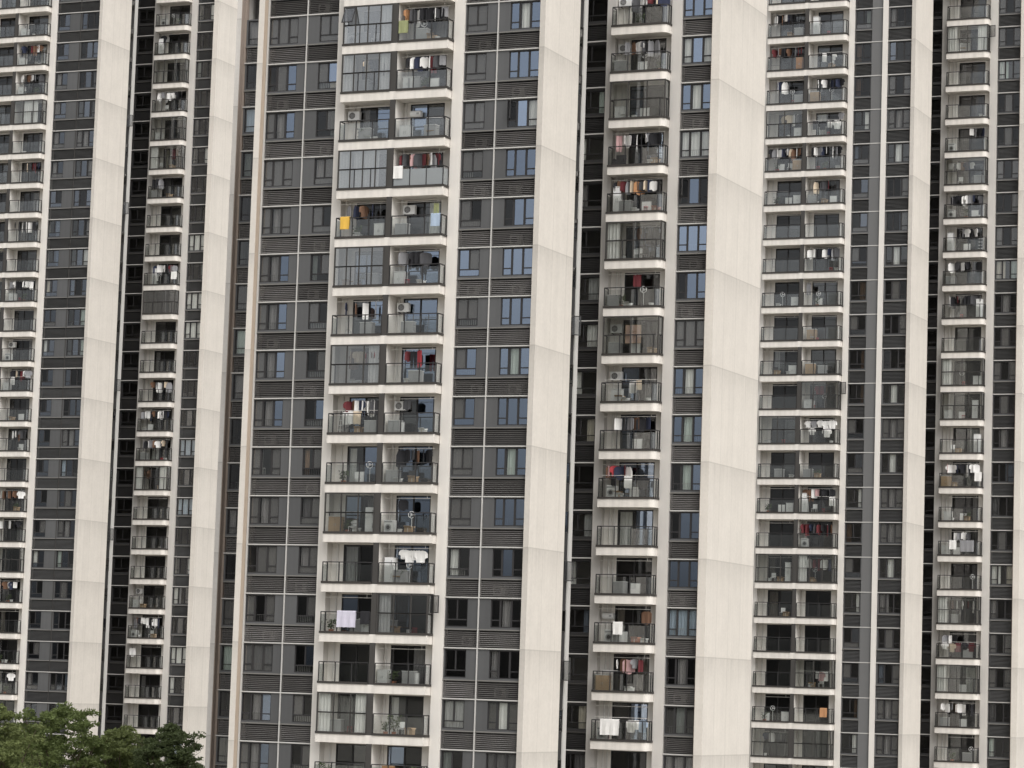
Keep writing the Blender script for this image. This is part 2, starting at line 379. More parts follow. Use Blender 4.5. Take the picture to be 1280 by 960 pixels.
def it_fridge(o):
    link('body', cached(('fr_body',), lambda: b_box(-.29, .29, -.24, .28, .03, 1.62, 'appliance_white')), o)
    for z0, z1 in ((.05, .98), (1.0, 1.61)):
        d = link('door', cached(('fr_door', z0), lambda: b_box(-.29, .29, -.295, -.243, z0, z1, 'appliance_white')), o)
        link('handle', cached(('fr_handle', z0), lambda: b_box(.20, .23, -.33, -.297, (z0 + z1) / 2 - .15, (z0 + z1) / 2 + .15, 'appliance_grey')), d)
def it_cabinet(o, m='appliance_white', w=.7, h=.9):
    link('body', cached(('cb_body', m, w, h), lambda: b_box(-w / 2, w / 2, -.22, .25, .04, h, m)), o)
    link('top', cached(('cb_top', m, w, h), lambda: b_box(-w / 2 - .02, w / 2 + .02, -.26, .26, h + .003, h + .035, 'appliance_white' if m != 'wood' else 'card')), o)
    for s_ in (-1, 1):
        d = link('door', cached(('cb_door', m, w, h, s_), lambda: b_box(min(s_ * .01, s_ * (w / 2 - .01)), max(s_ * .01, s_ * (w / 2 - .01)), -.245, -.223, .08, h - .03, m)), o)
        link('handle', cached(('cb_h', m, w, h, s_), lambda: b_box(s_ * .05 - .01, s_ * .05 + .01, -.265, -.247, h * .45, h * .6, 'appliance_grey')), d)
def it_ac(o, body='appliance_white', grille='appliance_grey'):
    q = link('body', cached(('ac_body', body), lambda: b_box(-.40, .40, -.14, .14, 0, .55, body)), o); bevel(q, .015)
    def fan():
        b = MB().tube((-.1, -.146, .275), (-.1, -.142, .275), .205, 'void_dark', n=18)
        for r_ in (.07, .13, .2): b.ring((-.1, .275), r_ - .012, r_ + .012, -.158, -.148, grille)
        for a in range(6): b.tube((-.1, -.153, .275), (-.1 + .2 * math.cos(a * math.pi / 3), -.153, .275 + .2 * math.sin(a * math.pi / 3)), .008, grille, n=4)
        return b
    link('fan_grille', cached(('ac_fan', grille), fan), o)
    link('bracket', cached(('ac_br',), lambda: MB().box(-.3, -.27, -.14, .2, -.05, -.002, 'frame_grey').box(.27, .3, -.14, .2, -.05, -.002, 'frame_grey')), o)
def it_heater(o):
    link('tank', cached(('wh',), lambda: MB().tube((-.36, 0, .2), (.36, 0, .2), .2, 'appliance_white', n=18)), o)
    link('control_panel', cached(('whp',), lambda: b_box(.1, .26, -.215, -.185, .14, .26, 'appliance_grey')), o)
    link('bracket', cached(('whb',), lambda: MB().box(-.25, -.2, .1, .30, .15, .25, 'frame_grey').box(.2, .25, .1, .30, .15, .25, 'frame_grey')), o)
def it_plant(o, h=.8, seed=0, n=70, spread=.34, pot='terracotta'):
    link('pot', cached(('pot', pot), lambda: MB().tube((0, 0, 0), (0, 0, .26), .12, pot, .17, 14).ring((0, 0), .001, .002, 0, .001, pot, 3)), o)
    def fol():
        r = random.Random(seed); b = MB()
        for i in range(9):
            a = r.random() * 6.28; b.tube((0, 0, .24), (spread * .6 * math.cos(a), spread * .6 * math.sin(a), h * (.6 + .4 * r.random())), .012, 'bark', .005, 5)
        for i in range(n):
            a, q, z = r.random() * 6.28, spread * math.sqrt(r.random()), .3 + (h - .3) * r.random()
            q *= .5 + .7 * (z - .3) / (h - .3) if h > .3 else 1
            leaf(b, Vector((q * math.cos(a), q * math.sin(a), z)), .07 + .06 * r.random(), r, 'plant_leaf')
        return b
    link('foliage', cached(('fol', h, seed, n, spread), fol), o)
def leaf(b, p, s, r, m, droop=.0):
    d = Vector((r.gauss(0, 1), r.gauss(0, 1), r.gauss(0, .7) - droop)).normalized(); u = d.orthogonal().normalized()
    u = (u * math.cos(r.random() * 6.28) + d.cross(u) * math.sin(r.random() * 6.28)).normalized(); w = d.cross(u) * .02 * s
    b.add([p - d * s, p + u * s * .42 + w, p + d * s, p - u * s * .42 + w], [(0, 1, 2, 3)], m)
def it_ladder(o):
    def rails():
        b = MB()
        for x in (-.2, .2): b.tube((x, -.1, 0), (x * .8, .15, 1.5), .022, 'frame_grey', n=6); b.tube((x, .42, 0), (x * .8, .19, 1.48), .018, 'frame_grey', n=6)
        return b
    link('frame', cached(('lad',), rails), o)
    for i in range(4): link('rung', cached(('rung', i), lambda: b_box(-.19, .19, -.10 + .06 * i - .06, -.10 + .06 * i + .06, .3 + .3 * i, .33 + .3 * i, 'appliance_white')), o)
def it_carton(o, m='card', w=.5, h=.42):
    link('body', cached(('carton', m, w, h), lambda: b_box(-w / 2, w / 2, -.2, .2, 0, h, m)), o)
    link('tape', cached(('tape', w, h), lambda: MB().box(-.03, .03, -.203, -.2005, 0, h, 'curtain_cream').box(-.03, .03, -.2, .2, h + .0005, h + .003, 'curtain_cream')), o)
    for s_ in (-1, 1):
        link('flap', cached(('flap', m, w, h, s_), lambda: MB().add([(-w / 2, s_ * .2, h), (w / 2, s_ * .2, h), (w / 2, s_ * .32, h + .11), (-w / 2, s_ * .32, h + .11), (-w / 2, s_ * .2, h - .012), (w / 2, s_ * .2, h - .012), (w / 2, s_ * .33, h + .10), (-w / 2, s_ * .33, h + .10)], [(0, 1, 2, 3), (7, 6, 5, 4), (0, 4, 5, 1), (2, 6, 7, 3), (0, 3, 7, 4), (1, 5, 6, 2)], m)), o)
def it_bucket(o, m='cloth_x'):
    link('body', cached(('bucket', m), lambda: MB().tube((0, 0, 0), (0, 0, .32), .13, m, .17, 14)), o)
    link('rim', cached(('brim', m), lambda: MB().tube((0, 0, .32), (0, 0, .345), .185, m, .185, 14)), o)
    link('handle', cached(('bhan', m), lambda: MB().tube((-.18, 0, .33), (-.1, 0, .47), .008, 'frame_grey', n=5).tube((-.1, 0, .47), (.1, 0, .47), .008, 'frame_grey', n=5).tube((.1, 0, .47), (.18, 0, .33), .008, 'frame_grey', n=5)), o)
def it_chair(o, m='appliance_white'):
    link('seat', cached(('ch_s', m), lambda: b_box(-.2, .2, -.2, .2, .42, .46, m)), o)
    link('backrest', cached(('ch_b', m), lambda: b_box(-.2, .2, .17, .2, .5, .86, m)), o)
    for x in (-.18, .18):
        for y in (-.18, .18): link('leg', cached(('ch_l', m), lambda: MB().tube((0, 0, 0), (0, 0, .42), .018, m, n=6)), o, (x, y, 0))
        link('back_post', cached(('ch_p', m), lambda: b_box(-.014, .014, .172, .198, .46, .5, m)), o, (x * .9, 0, 0))
def it_fan(o):
    link('base', cached(('fan_b',), lambda: MB().tube((0, 0, 0), (0, 0, .03), .2, 'appliance_white', .16, 16)), o)
    link('pole', cached(('fan_p',), lambda: MB().tube((0, 0, .03), (0, 0, 1.0), .018, 'appliance_white')), o)
    link('fan_head', cached(('fan_h',), lambda: MB().ring((0, 1.2), .19, .215, -.09, -.04, 'appliance_white').tube((0, -.08, 1.2), (0, .06, 1.2), .06, 'appliance_white').tube((0, -.06, 1.2), (.19, -.06, 1.2), .03, 'appliance_grey', .05, 6).tube((0, -.06, 1.2), (-.1, -.06, 1.36), .03, 'appliance_grey', .05, 6).tube((0, -.06, 1.2), (-.1, -.06, 1.04), .03, 'appliance_grey', .05, 6)), o)
def it_rack(o):
    def fr():
        b = MB()
        for x in (-.5, .5): b.tube((x, -.2, 0), (x, 0, 1.35), .014, 'frame_grey', n=6); b.tube((x, .2, 0), (x, 0, 1.35), .014, 'frame_grey', n=6)
        b.tube((-.55, 0, 1.35), (.55, 0, 1.35), .014, 'appliance_white', n=6); b.tube((-.5, -.1, .65), (.5, -.1, .65), .01, 'frame_grey', n=6)
        return b
    link('frame', cached(('rack',), fr), o)
def it_armchair(o):
    link('seat', cached(('arm_s',), lambda: b_box(-.25, .25, -.28, .22, .22, .42, 'cloth_d')), o)
    link('backrest', cached(('arm_b',), lambda: MB().prism([(-.33, .22), (.33, .22), (.30, .36), (-.30, .36)], .12, .88, 'cloth_d')), o)
    for s_ in (-1, 1): link('armrest', cached(('arm_a', s_), lambda: b_box(min(s_ * .26, s_ * .36), max(s_ * .26, s_ * .36), -.28, .21, .08, .58, 'cloth_d')), o)
    link('base', cached(('arm_f',), lambda: b_box(-.24, .24, -.26, .20, 0, .2, 'frame_dark')), o)
def it_board(o, m, w, h):
    link('sheet', cached(('board', m, w, h), lambda: b_box(-w / 2, w / 2, -.012, .012, .04, h, m)), o)
    b = MB(); fr_rect(b, -w / 2, w / 2, .04, h, .03, -.02, -.0125, 'card' if m != 'appliance_white' else 'appliance_grey'); link('border', b, o)
    if m == 'poster_tan':
        q = MB(); r = random.Random(3)
        for i in range(7): q.box(-.28 + .07 * i, -.28 + .07 * i + .05, -.0175, -.0125, h * .58 + r.random() * .08, h * .66 + r.random() * .05, 'curtain_brown')
        for i in range(3): q.tube((-.2 + .1 * i, -.016, h * .2), (-.14 + .12 * i, -.016, h * .5), .008, 'curtain_brown', n=4)
        link('drawing', q, o)
def it_stool(o):
    link('seat', cached(('st_s',), lambda: MB().tube((0, 0, .42), (0, 0, .46), .17, 'cloth_x', .16, 14)), o)
    for a in range(4):
        x, y = .12 * math.cos(a * 1.571 + .78), .12 * math.sin(a * 1.571 + .78)
        link('leg', cached(('st_l', a), lambda: MB().tube((x * 1.25, y * 1.25, 0), (x, y, .42), .018, 'cloth_x', n=6)), o)

# ------------------------------------------------------------------ balconies
FL = .66            # balcony floor above its storey line
def slab_mesh(x0, x1, y0, rad):
    pts = [(x0, y0)]
    if rad:
        for i in range(7): a = -math.pi / 2 + i * math.pi / 12; pts.append((x1 - rad + rad * math.cos(a), y0 + rad + rad * math.sin(a)))
    else: pts.append((x1, y0))
    pts += [(x1, .44), (x0, .44)]
    return MB().prism(pts, .15, FL, 'fascia')
def rail_path(x0, x1, left, right, rad=0.0):
    e = .05; p = []
    if left: p.append((x0 + e, -.22))
    p += [(x0 + e, -.9 + e)]
    if rad and right:
        for i in range(5): a = -math.pi / 2 + i * math.pi / 8; p.append((x1 - rad + (rad - e) * math.cos(a), -.9 + rad + (rad - e) * math.sin(a)))
    else: p.append((x1 - e, -.9 + e))
    if right: p.append((x1 - e, -.14))
    return p
def seg_box(b, p, q, z0, z1, t, m):
    d = Vector((q[0] - p[0], q[1] - p[1])); n = Vector((-d.y, d.x)).normalized() * t / 2
    b.prism([(p[0] - n.x, p[1] - n.y), (q[0] - n.x, q[1] - n.y), (q[0] + n.x, q[1] + n.y), (p[0] + n.x, p[1] + n.y)], z0, z1, m)
def railing_mesh(x0, x1, left, right, rad, step=1.15):
    b = MB(); P = rail_path(x0, x1, left, right, rad)
    for p, q in zip(P, P[1:]):
        seg_box(b, p, q, FL + .003, FL + .14, .19, 'curb_dark'); seg_box(b, p, q, 1.925, 1.98, .06, 'frame_dark')
    pts = []
    for p, q in zip(P, P[1:]):
        L = math.hypot(q[0] - p[0], q[1] - p[1])
        if L < .3 and rad: continue
        k = max(1, round(L / step)); pts += [(p[0] + (q[0] - p[0]) * i / k, p[1] + (q[1] - p[1]) * i / k) for i in range(k + 1)]
    for x, y in {(round(a, 3), round(c, 3)) for a, c in pts}: b.box(x - .026, x + .026, y - .026, y + .026, FL + .14, 1.925, 'frame_dark')
    return b
def rail_glass_mesh(x0, x1, left, right, rad, gm):
    b = MB(); P = rail_path(x0, x1, left, right, rad)
    for p, q in zip(P, P[1:]): seg_box(b, p, q, FL + .16, 1.82, .012, gm)
    return b
def encl_frame_mesh(x0, x1, right, nd, mid):
    b = MB(); y = -.85; m = 'frame_grey'; h0, h1 = FL + .003, 3.145
    fr_rect(b, x0 + .02, x1 - .02, h0, h1, .08, y - .04, y + .04, m)
    if mid: b.box(x0 + .10, x1 - .10, y - .03, y + .03, 1.90, 1.97, m)
    for i in range(1, nd):
        x = x0 + (x1 - x0) * i / nd; b.box(x - .03, x + .03, y - .035, y + .035, h0 + .08, 1.90 if mid else h1 - .08, m)
        if mid: b.box(x - .03, x + .03, y - .035, y + .035, 1.97, h1 - .08, m)
    if right:
        x = x1 - .06
        b.box(x - .03, x + .03, -.81, -.14, h0, h0 + .08, m); b.box(x - .03, x + .03, -.81, -.14, h1 - .08, h1, m)
        b.box(x - .03, x + .03, -.20, -.14, h0 + .08, h1 - .08, m)
        if mid: b.box(x - .025, x + .025, -.81, -.2, 1.90, 1.97, m)
    return b
def encl_glass_mesh(x0, x1, right, gm):
    b = MB().box(x0 + .10, x1 - .10, -.856, -.844, FL + .09, 3.06, gm)
    if right: b.box(x1 - .066, x1 - .054, -.80, -.20, FL + .09, 3.06, gm)
    return b
def door_mesh(w):
    b = MB(); h = 2.35; m = 'frame_dark'; fr_rect(b, 0, w, 0, h, .07, .02, .12, m)
    b.box(w * .5 - .05, w * .5 + .05, .03, .11, .07, h - .07, m); b.box(w * .5 + .06, w * .5 + .09, .005, .02, .9, 1.15, 'frame_grey')
    return b
def door_pane_mesh(w, a, c):
    return MB().box(.07, w * .5 - .05, .064, .076, .07, 2.28, a).box(w * .5 + .05, w - .07, .064, .076, .07, 2.28, c)
RB = random.Random(21)
ORD = ['topmost', 'second', 'third', 'fourth', 'fifth', 'sixth', 'seventh', 'eighth', 'ninth', 'tenth', 'eleventh', 'twelfth', 'thirteenth', 'fourteenth',
       'fifteenth', 'sixteenth', 'seventeenth', 'eighteenth', 'nineteenth', 'twentieth', 'twenty-first', 'twenty-second', 'twenty-third', 'twenty-fourth', 'twenty-fifth', 'twenty-sixth']
HANG = ['leftmost', 'second from left', 'third from left', 'fourth from left', 'fifth from left', 'sixth from left', 'seventh from left', 'eighth from left', 'ninth from left', 'tenth from left', 'eleventh from left', 'twelfth from left']
ITEMS = dict(wm=('washing_machine', 'white front loading washing machine', 'washing machine', 'washing machines on the balconies'),
             fr=('refrigerator', 'white two door refrigerator', 'refrigerator', 'refrigerators on the balconies'),
             cabw=('storage_cabinet', 'low white storage cabinet', 'cabinet', 'storage cabinets on the balconies'),
             cabg=('storage_cabinet', 'low grey storage cabinet', 'cabinet', 'storage cabinets on the balconies'),
             cabo=('storage_cabinet', 'orange brown wooden cabinet', 'cabinet', 'storage cabinets on the balconies'),
             cabc=('storage_cabinet', 'low tan storage cabinet', 'cabinet', 'storage cabinets on the balconies'),
             tall=('storage_cabinet', 'tall narrow white cupboard', 'cabinet', 'storage cabinets on the balconies'),
             ac=('air_conditioner', 'white air conditioner', 'air conditioner', 'air conditioners on the balconies'),
             wh=('water_heater', 'white cylindrical water heater', 'water heater', 'water heaters on the balconies'),
             pl=('potted_plant', 'bushy green potted plant', 'potted plant', 'potted plants on the balconies'),
             palm=('potted_plant', 'tall leafy potted plant', 'potted plant', 'potted plants on the balconies'),
             lad=('step_ladder', 'grey step ladder', 'ladder', 'step ladders on the balconies'),
             box=('cardboard_box', 'brown cardboard box', 'box', 'boxes on the balconies'),
             boxw=('storage_box', 'small white storage box', 'box', 'boxes on the balconies'),
             boxo=('storage_box', 'orange red storage box', 'box', 'boxes on the balconies'),
             bkt=('bucket', 'red plastic bucket', 'bucket', 'buckets on the balconies'),
             bktw=('bucket', 'white plastic bucket', 'bucket', 'buckets on the balconies'),
             ch=('chair', 'white chair', 'chair', 'chairs on the balconies'),
             chk=('chair', 'dark chair', 'chair', 'chairs on the balconies'),
             fan=('standing_fan', 'white standing fan', 'fan', 'fans on the balconies'),
             rk=('drying_rack', 'folding metal drying rack', 'drying rack', 'drying racks on the balconies'),
             arm=('armchair', 'dark grey armchair', 'armchair', 'armchairs on the balconies'),
             pic=('poster_board', 'large tan board with a drawing', 'board', 'boards on the balconies'),
             bd=('white_board', 'white framed board', 'board', 'boards on the balconies'),
             stl=('stool', 'red stool', 'stool', 'stools on the balconies'))
FN = dict(wm=it_washer, fr=it_fridge, cabw=it_cabinet, cabg=lambda o: it_cabinet(o, 'appliance_grey', .8, .85), cabo=lambda o: it_cabinet(o, 'wood', .6, 1.2),
          cabc=lambda o: it_cabinet(o, 'card', .85, 1.05), tall=lambda o: it_cabinet(o, 'appliance_white', .5, 1.75), ac=it_ac, wh=it_heater,
          pl=lambda o: it_plant(o, .85, 1), palm=lambda o: it_plant(o, 1.25, 2, 110, .42), lad=it_ladder, box=it_carton,
          boxw=lambda o: it_carton(o, 'appliance_white', .38, .3), boxo=lambda o: it_carton(o, 'terracotta', .45, .36), bkt=it_bucket, bktw=lambda o: it_bucket(o, 'appliance_white'),
          ch=it_chair, chk=lambda o: it_chair(o, 'frame_dark'), fan=it_fan, rk=it_rack, arm=it_armchair, pic=lambda o: it_board(o, 'poster_tan', 1.05, 1.2),
          bd=lambda o: it_board(o, 'appliance_white', .65, .8), stl=it_stool)
KINDNAME = dict(shirt='shirt', long_shirt='long-sleeved shirt', trousers='trousers', dress='dress', socks='socks', jacket='jacket', towel='towel')

def fill_bay(tw, n, bx0, bx1, y0, spec, where):
    """things standing, hanging or draped in one balcony bay; they are not parts of the tower"""
    if 'uppermost' in where or n < 3 or (tw['key'] == 'L' and 'left bay' in where): return      # nothing of these bays is in the photo
    z = 3 * n; wd = bx1 - bx0
    count = {}
    toks = spec.split(); have = {q.split('@')[0] for q in toks}
    if not any(q[:2] in ('h:', 'H:') for q in toks) and n >= 9 and RB.random() < tw['clutter'] * .35:
        toks.append('h:' + ''.join(RB.choice('kdgwnbwcr') for _ in range(RB.choice((2, 3, 4)))) + f'@{RB.uniform(.35, .75):.2f}')
    if toks and RB.random() < tw['clutter']:
        for q in RB.sample(['boxw', 'box', 'bktw', 'pl', 'rk', 'chk', 'cabg', 'stl', 'fan', 'ch', 'bd'], RB.choice((1, 2, 3))):
            if q not in have: toks.append(f'{q}@{RB.uniform(.15, .85):.2f}')
    for t in toks:
        k = t.split('@')[0].split(':')[0]; count[k + (t.split(':')[1].split('@')[0] if ':' in t else '')] = count.get(k, 0) + 1
    for t in toks:
        fr = float(t.split('@')[1]) if '@' in t else .5
        head = t.split('@')[0]
        if head.startswith('h:') or head.startswith('H:') or head.startswith('q:'):     # a row of hanging clothes, q: low row at rail height
            cs = head[2:]
            if head[0] == 'h' and len(cs) > 1: cs = ''.join(c_ + RB.choice(['k', 'd', 'g', 'n', 'w', 'b', '', c_]) for c_ in cs)[:12]
            N_ = len(cs); lo, hi = (.10, .92) if '@' not in t else (max(.06, fr - .055 * N_), min(.95, fr + .055 * N_))
            for i, ck in enumerate(cs):
                kind = RB.choice(['shirt', 'shirt', 'long_shirt', 'trousers', 'dress', 'jacket', 'towel'] if head[0] != 'q' else ['shirt', 'towel', 'shirt'])
                if head[0] == 'H': kind = 'shirt'
                x = bx0 + wd * (lo + (hi - lo) * ((i + .5) / N_)); sd_ = RB.randrange(3)
                zz = z + (2.82 if head[0] != 'q' else 2.12) - RB.choice((0, 0, .05)); yy = y0 + (.42 if head[0] != 'q' else .22)
                me = cached(('garment', kind, ck, sd_), lambda: garment(kind, ck, sd_))
                nm = {'long_shirt': 'shirt'}.get(kind, kind)
                o = link(nm, me, None, to_world(tw, x, yy, zz), -TH + R(RB.uniform(-25, 25) if head[0] in 'Hq' or N_ < 3 else RB.choice((-1, 1)) * RB.uniform(25, 78)))
                tag(o, f"{CLOTH[ck][0]} {KINDNAME[kind]} hanging {'low ' if head[0] == 'q' else ''}{HANG[i] if N_ > 1 else 'alone'} {where}", {'long_shirt': 'shirt'}.get(kind, kind), 'laundry hung on the balconies')
                if kind not in ('towel', 'socks', 'trousers'): link('hanger', cached(('hanger',), hanger_mesh), o)
                else:
                    link('clip', cached(('clip',), lambda: MB().box(-.12, -.10, 0, .03, -.07, .02, 'appliance_grey').box(.10, .12, 0, .03, -.07, .02, 'appliance_grey')), o)
        elif head.startswith('t:') or head.startswith('s:'):
            ck = head[2]; big = head[0] == 's'; w_ = (.62 if not big else 1.25); dr = (.75 if not big else .95)
            me = cached(('drape', ck, big), lambda: drape(w_, dr, .5, 'cloth_' + ck, ord(ck)))
            o = link('towel' if not big else 'bedsheet', me, None, to_world(tw, bx0 + wd * fr, y0 + .05, z + 1.985), -TH)
            side = ('at left ' if fr < .5 else 'at right ') if sum(1 for q in toks if q[:2] in ('t:', 's:')) > 1 else ''
            tag(o, f"{CLOTH[ck][0]} {'towel' if not big else 'bedsheet'} over railing {side}{where}", 'towel' if not big else 'bedsheet', 'cloths draped over railings')
        else:
            nm, desc, cat, grp = ITEMS[head]; onwall = head in ('ac', 'wh')
            x = bx0 + .38 + (wd - .76) * fr
            yy = y0 + (1.13 if onwall else .55); zz = z + (FL + 1.55 if onwall else FL + .002)
            if head in ('pic',): zz += .72; yy = y0 + .12
            o = empty(nm, to_world(tw, x, yy, zz), -TH + (0 if onwall or head in ('pic', 'bd') else R(RB.uniform(-6, 6))))
            FN[head](o); many = count.get(head, 1) > 1
            tag(o, ' '.join(f"{desc} {'on wall' if onwall else '' if 'plant' in nm else 'standing'} {'at left ' if many and fr < .5 else 'at right ' if many else ''}{where}".split()), cat, grp)

def bay_parts(tw, bo, bx0, bx1, left, right, rad, spec, door, warm=False, cust=True):
    toks = spec.split(); enc = [t for t in toks if t[0] == 'E']; fro = 'F' in toks
    X = (bx0, bx1, left, right, rad)
    link('railing', cached(('railing',) + X, lambda: railing_mesh(*X)), bo)
    gm = 'glass_frost' if fro else 'glass_rail'
    if not enc: link('railing_glass', cached(('railglass',) + X + (gm,), lambda: rail_glass_mesh(*X, gm)), bo)
    dx, dw = door
    do = link('sliding_door', cached(('door', dw), lambda: door_mesh(dw)), bo, (dx, .45, .72))
    opts = ['glass_dark'] * 5 + ['glass_clear'] * 2
    if tw['key'] == 'C': opts += ['glass_sky_tint'] * 4
    a, c = RB.choice(opts), RB.choice(opts)
    if 'B' in toks: a = c = 'glass_sky_tint'
    link('door_pane', cached(('dpane', dw, a, c), lambda: door_pane_mesh(dw, a, c)), do)
    if RB.random() < (.6 if tw['key'] == 'C' else .4):
        cm = RB.choice(['curtain_white', 'curtain_white', 'curtain_grey', 'curtain_cream']); cw = round(dw * RB.choice((.2, .35)), 2); ax = RB.choice((.08, dw - .08 - cw))
        link('door_curtain', cached(('curtain', cw, 2.2, cm, 1), lambda: curtain_mesh(cw, 2.2, cm, 1)), bo, (dx + ax, .72, .80))
    if enc:
        e = enc[0]; nd = int(e[1]) if len(e) > 1 and e[1].isdigit() else 3; r_ = right
        link('enclosure_frame', cached(('ef', bx0, bx1, r_, nd, 'm' in e), lambda: encl_frame_mesh(bx0, bx1, r_, nd, 'm' in e)), bo)
        link('enclosure_pane', cached(('eg', bx0, bx1, r_, 'g' in e, 'p' in e), lambda: encl_glass_mesh(bx0, bx1, r_, 'glass_pale' if 'p' in e else 'glass_rail' if 'g' not in e else 'glass_grey_reflect')), bo)
        if 'o' in e:
            b = MB(); fr_rect(b, 0, .62, 0, 1.05, .05, -.02, .02, 'frame_dark'); b.box(.05, .57, -.004, .004, .05, 1.0, 'glass_dark')
            link('open_sash', b, bo, (bx1 - .03, -.52, 2.02), R(-12))
        if 'a' in e:
            b = MB(); fr_rect(b, 0, .75, -1.1, 0, .05, -.02, .02, 'frame_dark'); b.box(.05, .70, -.004, .004, -1.05, -.05, 'glass_dark')
            o = link('open_sash', b, bo, (bx0 + .12, -.91, 3.04)); o.rotation_euler = (R(-24), 0, 0)
        for side, ck in (('l', 0), ('r', 1)):
            if side in e:
                cw = round((bx1 - bx0) * .22, 2); cm = 'curtain_white'
                link('curtain', cached(('curtain', cw, 2.3, cm, ck), lambda: curtain_mesh(cw, 2.3, cm, ck)), bo, (bx0 + .12 if side == 'l' else bx1 - .14 - cw, -.72, .78))
        if 'w' in e:
            cw = round((bx1 - bx0) * .5, 2)
            link('curtain', cached(('curtain', cw, 2.3, 'curtain_white', 3), lambda: curtain_mesh(cw, 2.3, 'curtain_white', 3)), bo, (bx0 + (bx1 - bx0) * .3, -.70, .78))
    if any(t[:2] in ('h:', 'H:') for t in toks) or RB.random() < .3:
        link('drying_pole', cached(('pole', bx0, bx1), lambda: MB().tube((bx0 + .15, -.48, 2.84), (bx1 - .15, -.48, 2.84), .016, 'pipe_white', n=6)
             .box(bx0 + .5, bx0 + .52, -.49, -.47, 2.85, 3.15, 'pipe_white').box(bx1 - .52, bx1 - .5, -.49, -.47, 2.85, 3.15, 'pipe_white')), bo)
    if any(t[:2] == 'q:' for t in toks):
        link('drying_pole', cached(('qpole', bx0, bx1), lambda: MB().tube((bx0 + .15, -.68, 2.14), (bx1 - .15, -.68, 2.14), .014, 'pipe_white', n=6)), bo)

def item_spec(s): return ' '.join(t for t in s.split() if t[0] not in 'EFB')
def double_balcony(tw, n, lspec, rspec, whereL, whereR):
    rad = tw['rad2']; x0, x1 = -12.86, -5.67
    bo = link('balcony', cached(('slab2', rad, tw['key']), lambda: slab_mesh(x0, x1, -.9, rad)), tw['o'], (0, 0, 3 * n))
    link('partition', cached(('part2',), lambda: MB().box(-9.41, -9.11, -.80, .44, FL + .002, 3.148, 'inner_wall').box(-9.43, -9.09, -.905, -.802, FL + .002, 3.148, 'frame_grey')), bo)
    bay_parts(tw, bo, x0, -9.43, True, False, 0, lspec, (-12.10, 2.25))
    bay_parts(tw, bo, -9.09, x1, False, True, rad, rspec, (-8.67, 2.30))
    fill_bay(tw, n, x0 + .1, -9.5, -.9, item_spec(lspec), whereL); fill_bay(tw, n, -9.05, x1 - .1, -.9, item_spec(rspec), whereR)
def single_balcony(tw, n, spec, where):
    dx, yb = tw['dx'], tw['yb']; x0, x1 = .25, 4.05
    bo = link('balcony', cached(('slab1',), lambda: slab_mesh(x0, x1, -.9, .38)), tw['o'], (dx, yb, 3 * n))
    bay_parts(tw, bo, x0, x1, True, True, .38, spec, (1.12, 2.38))
    fill_bay(tw, n, x0 + dx + .1, x1 + dx - .1, yb - .9, item_spec(spec), where)


# ------------------------------------------------------------------ the towers
def wall_col(b, x0, x1, y0, y1, z0, z1, m): b.box(x0, x1, y0, y1, z0, z1, m)
def facade_wall(tw, xs, y, n0, n1, m, name='facade_panel'):
    """grey wall between openings: xs = [(x0, x1, is_window)], openings 1.22..2.92 of each storey, louvre zone open"""
    def one():
        b = MB()
        for x0, x1, win in xs:
            if win: b.box(x0, x1, 0, .2, 2.915, 3.0, m); b.box(x0, x1, 0, .2, 1.06, 1.25, m)
            else: b.box(x0, x1, 0, .2, 1.06, 3.0, m)
        b.box(xs[0][0], xs[-1][1], -.03, -.002, 1.07, 1.15, 'ledge_grey')
        return b
    for n in range(n0, n1 + 1): link(name, cached((name, tuple(xs), m), one), tw['o'], (0, y, 3 * n))
def bands(tw, x0, x1, y, n0, n1):
    for n in range(n0, n1 + 1):
        link('floor_trim', cached(('floor_trim', x0, x1), lambda: MB().box(x0, x1, -.07, .16, -.038, .038, 'white_trim')), tw['o'], (0, y, 3 * n))

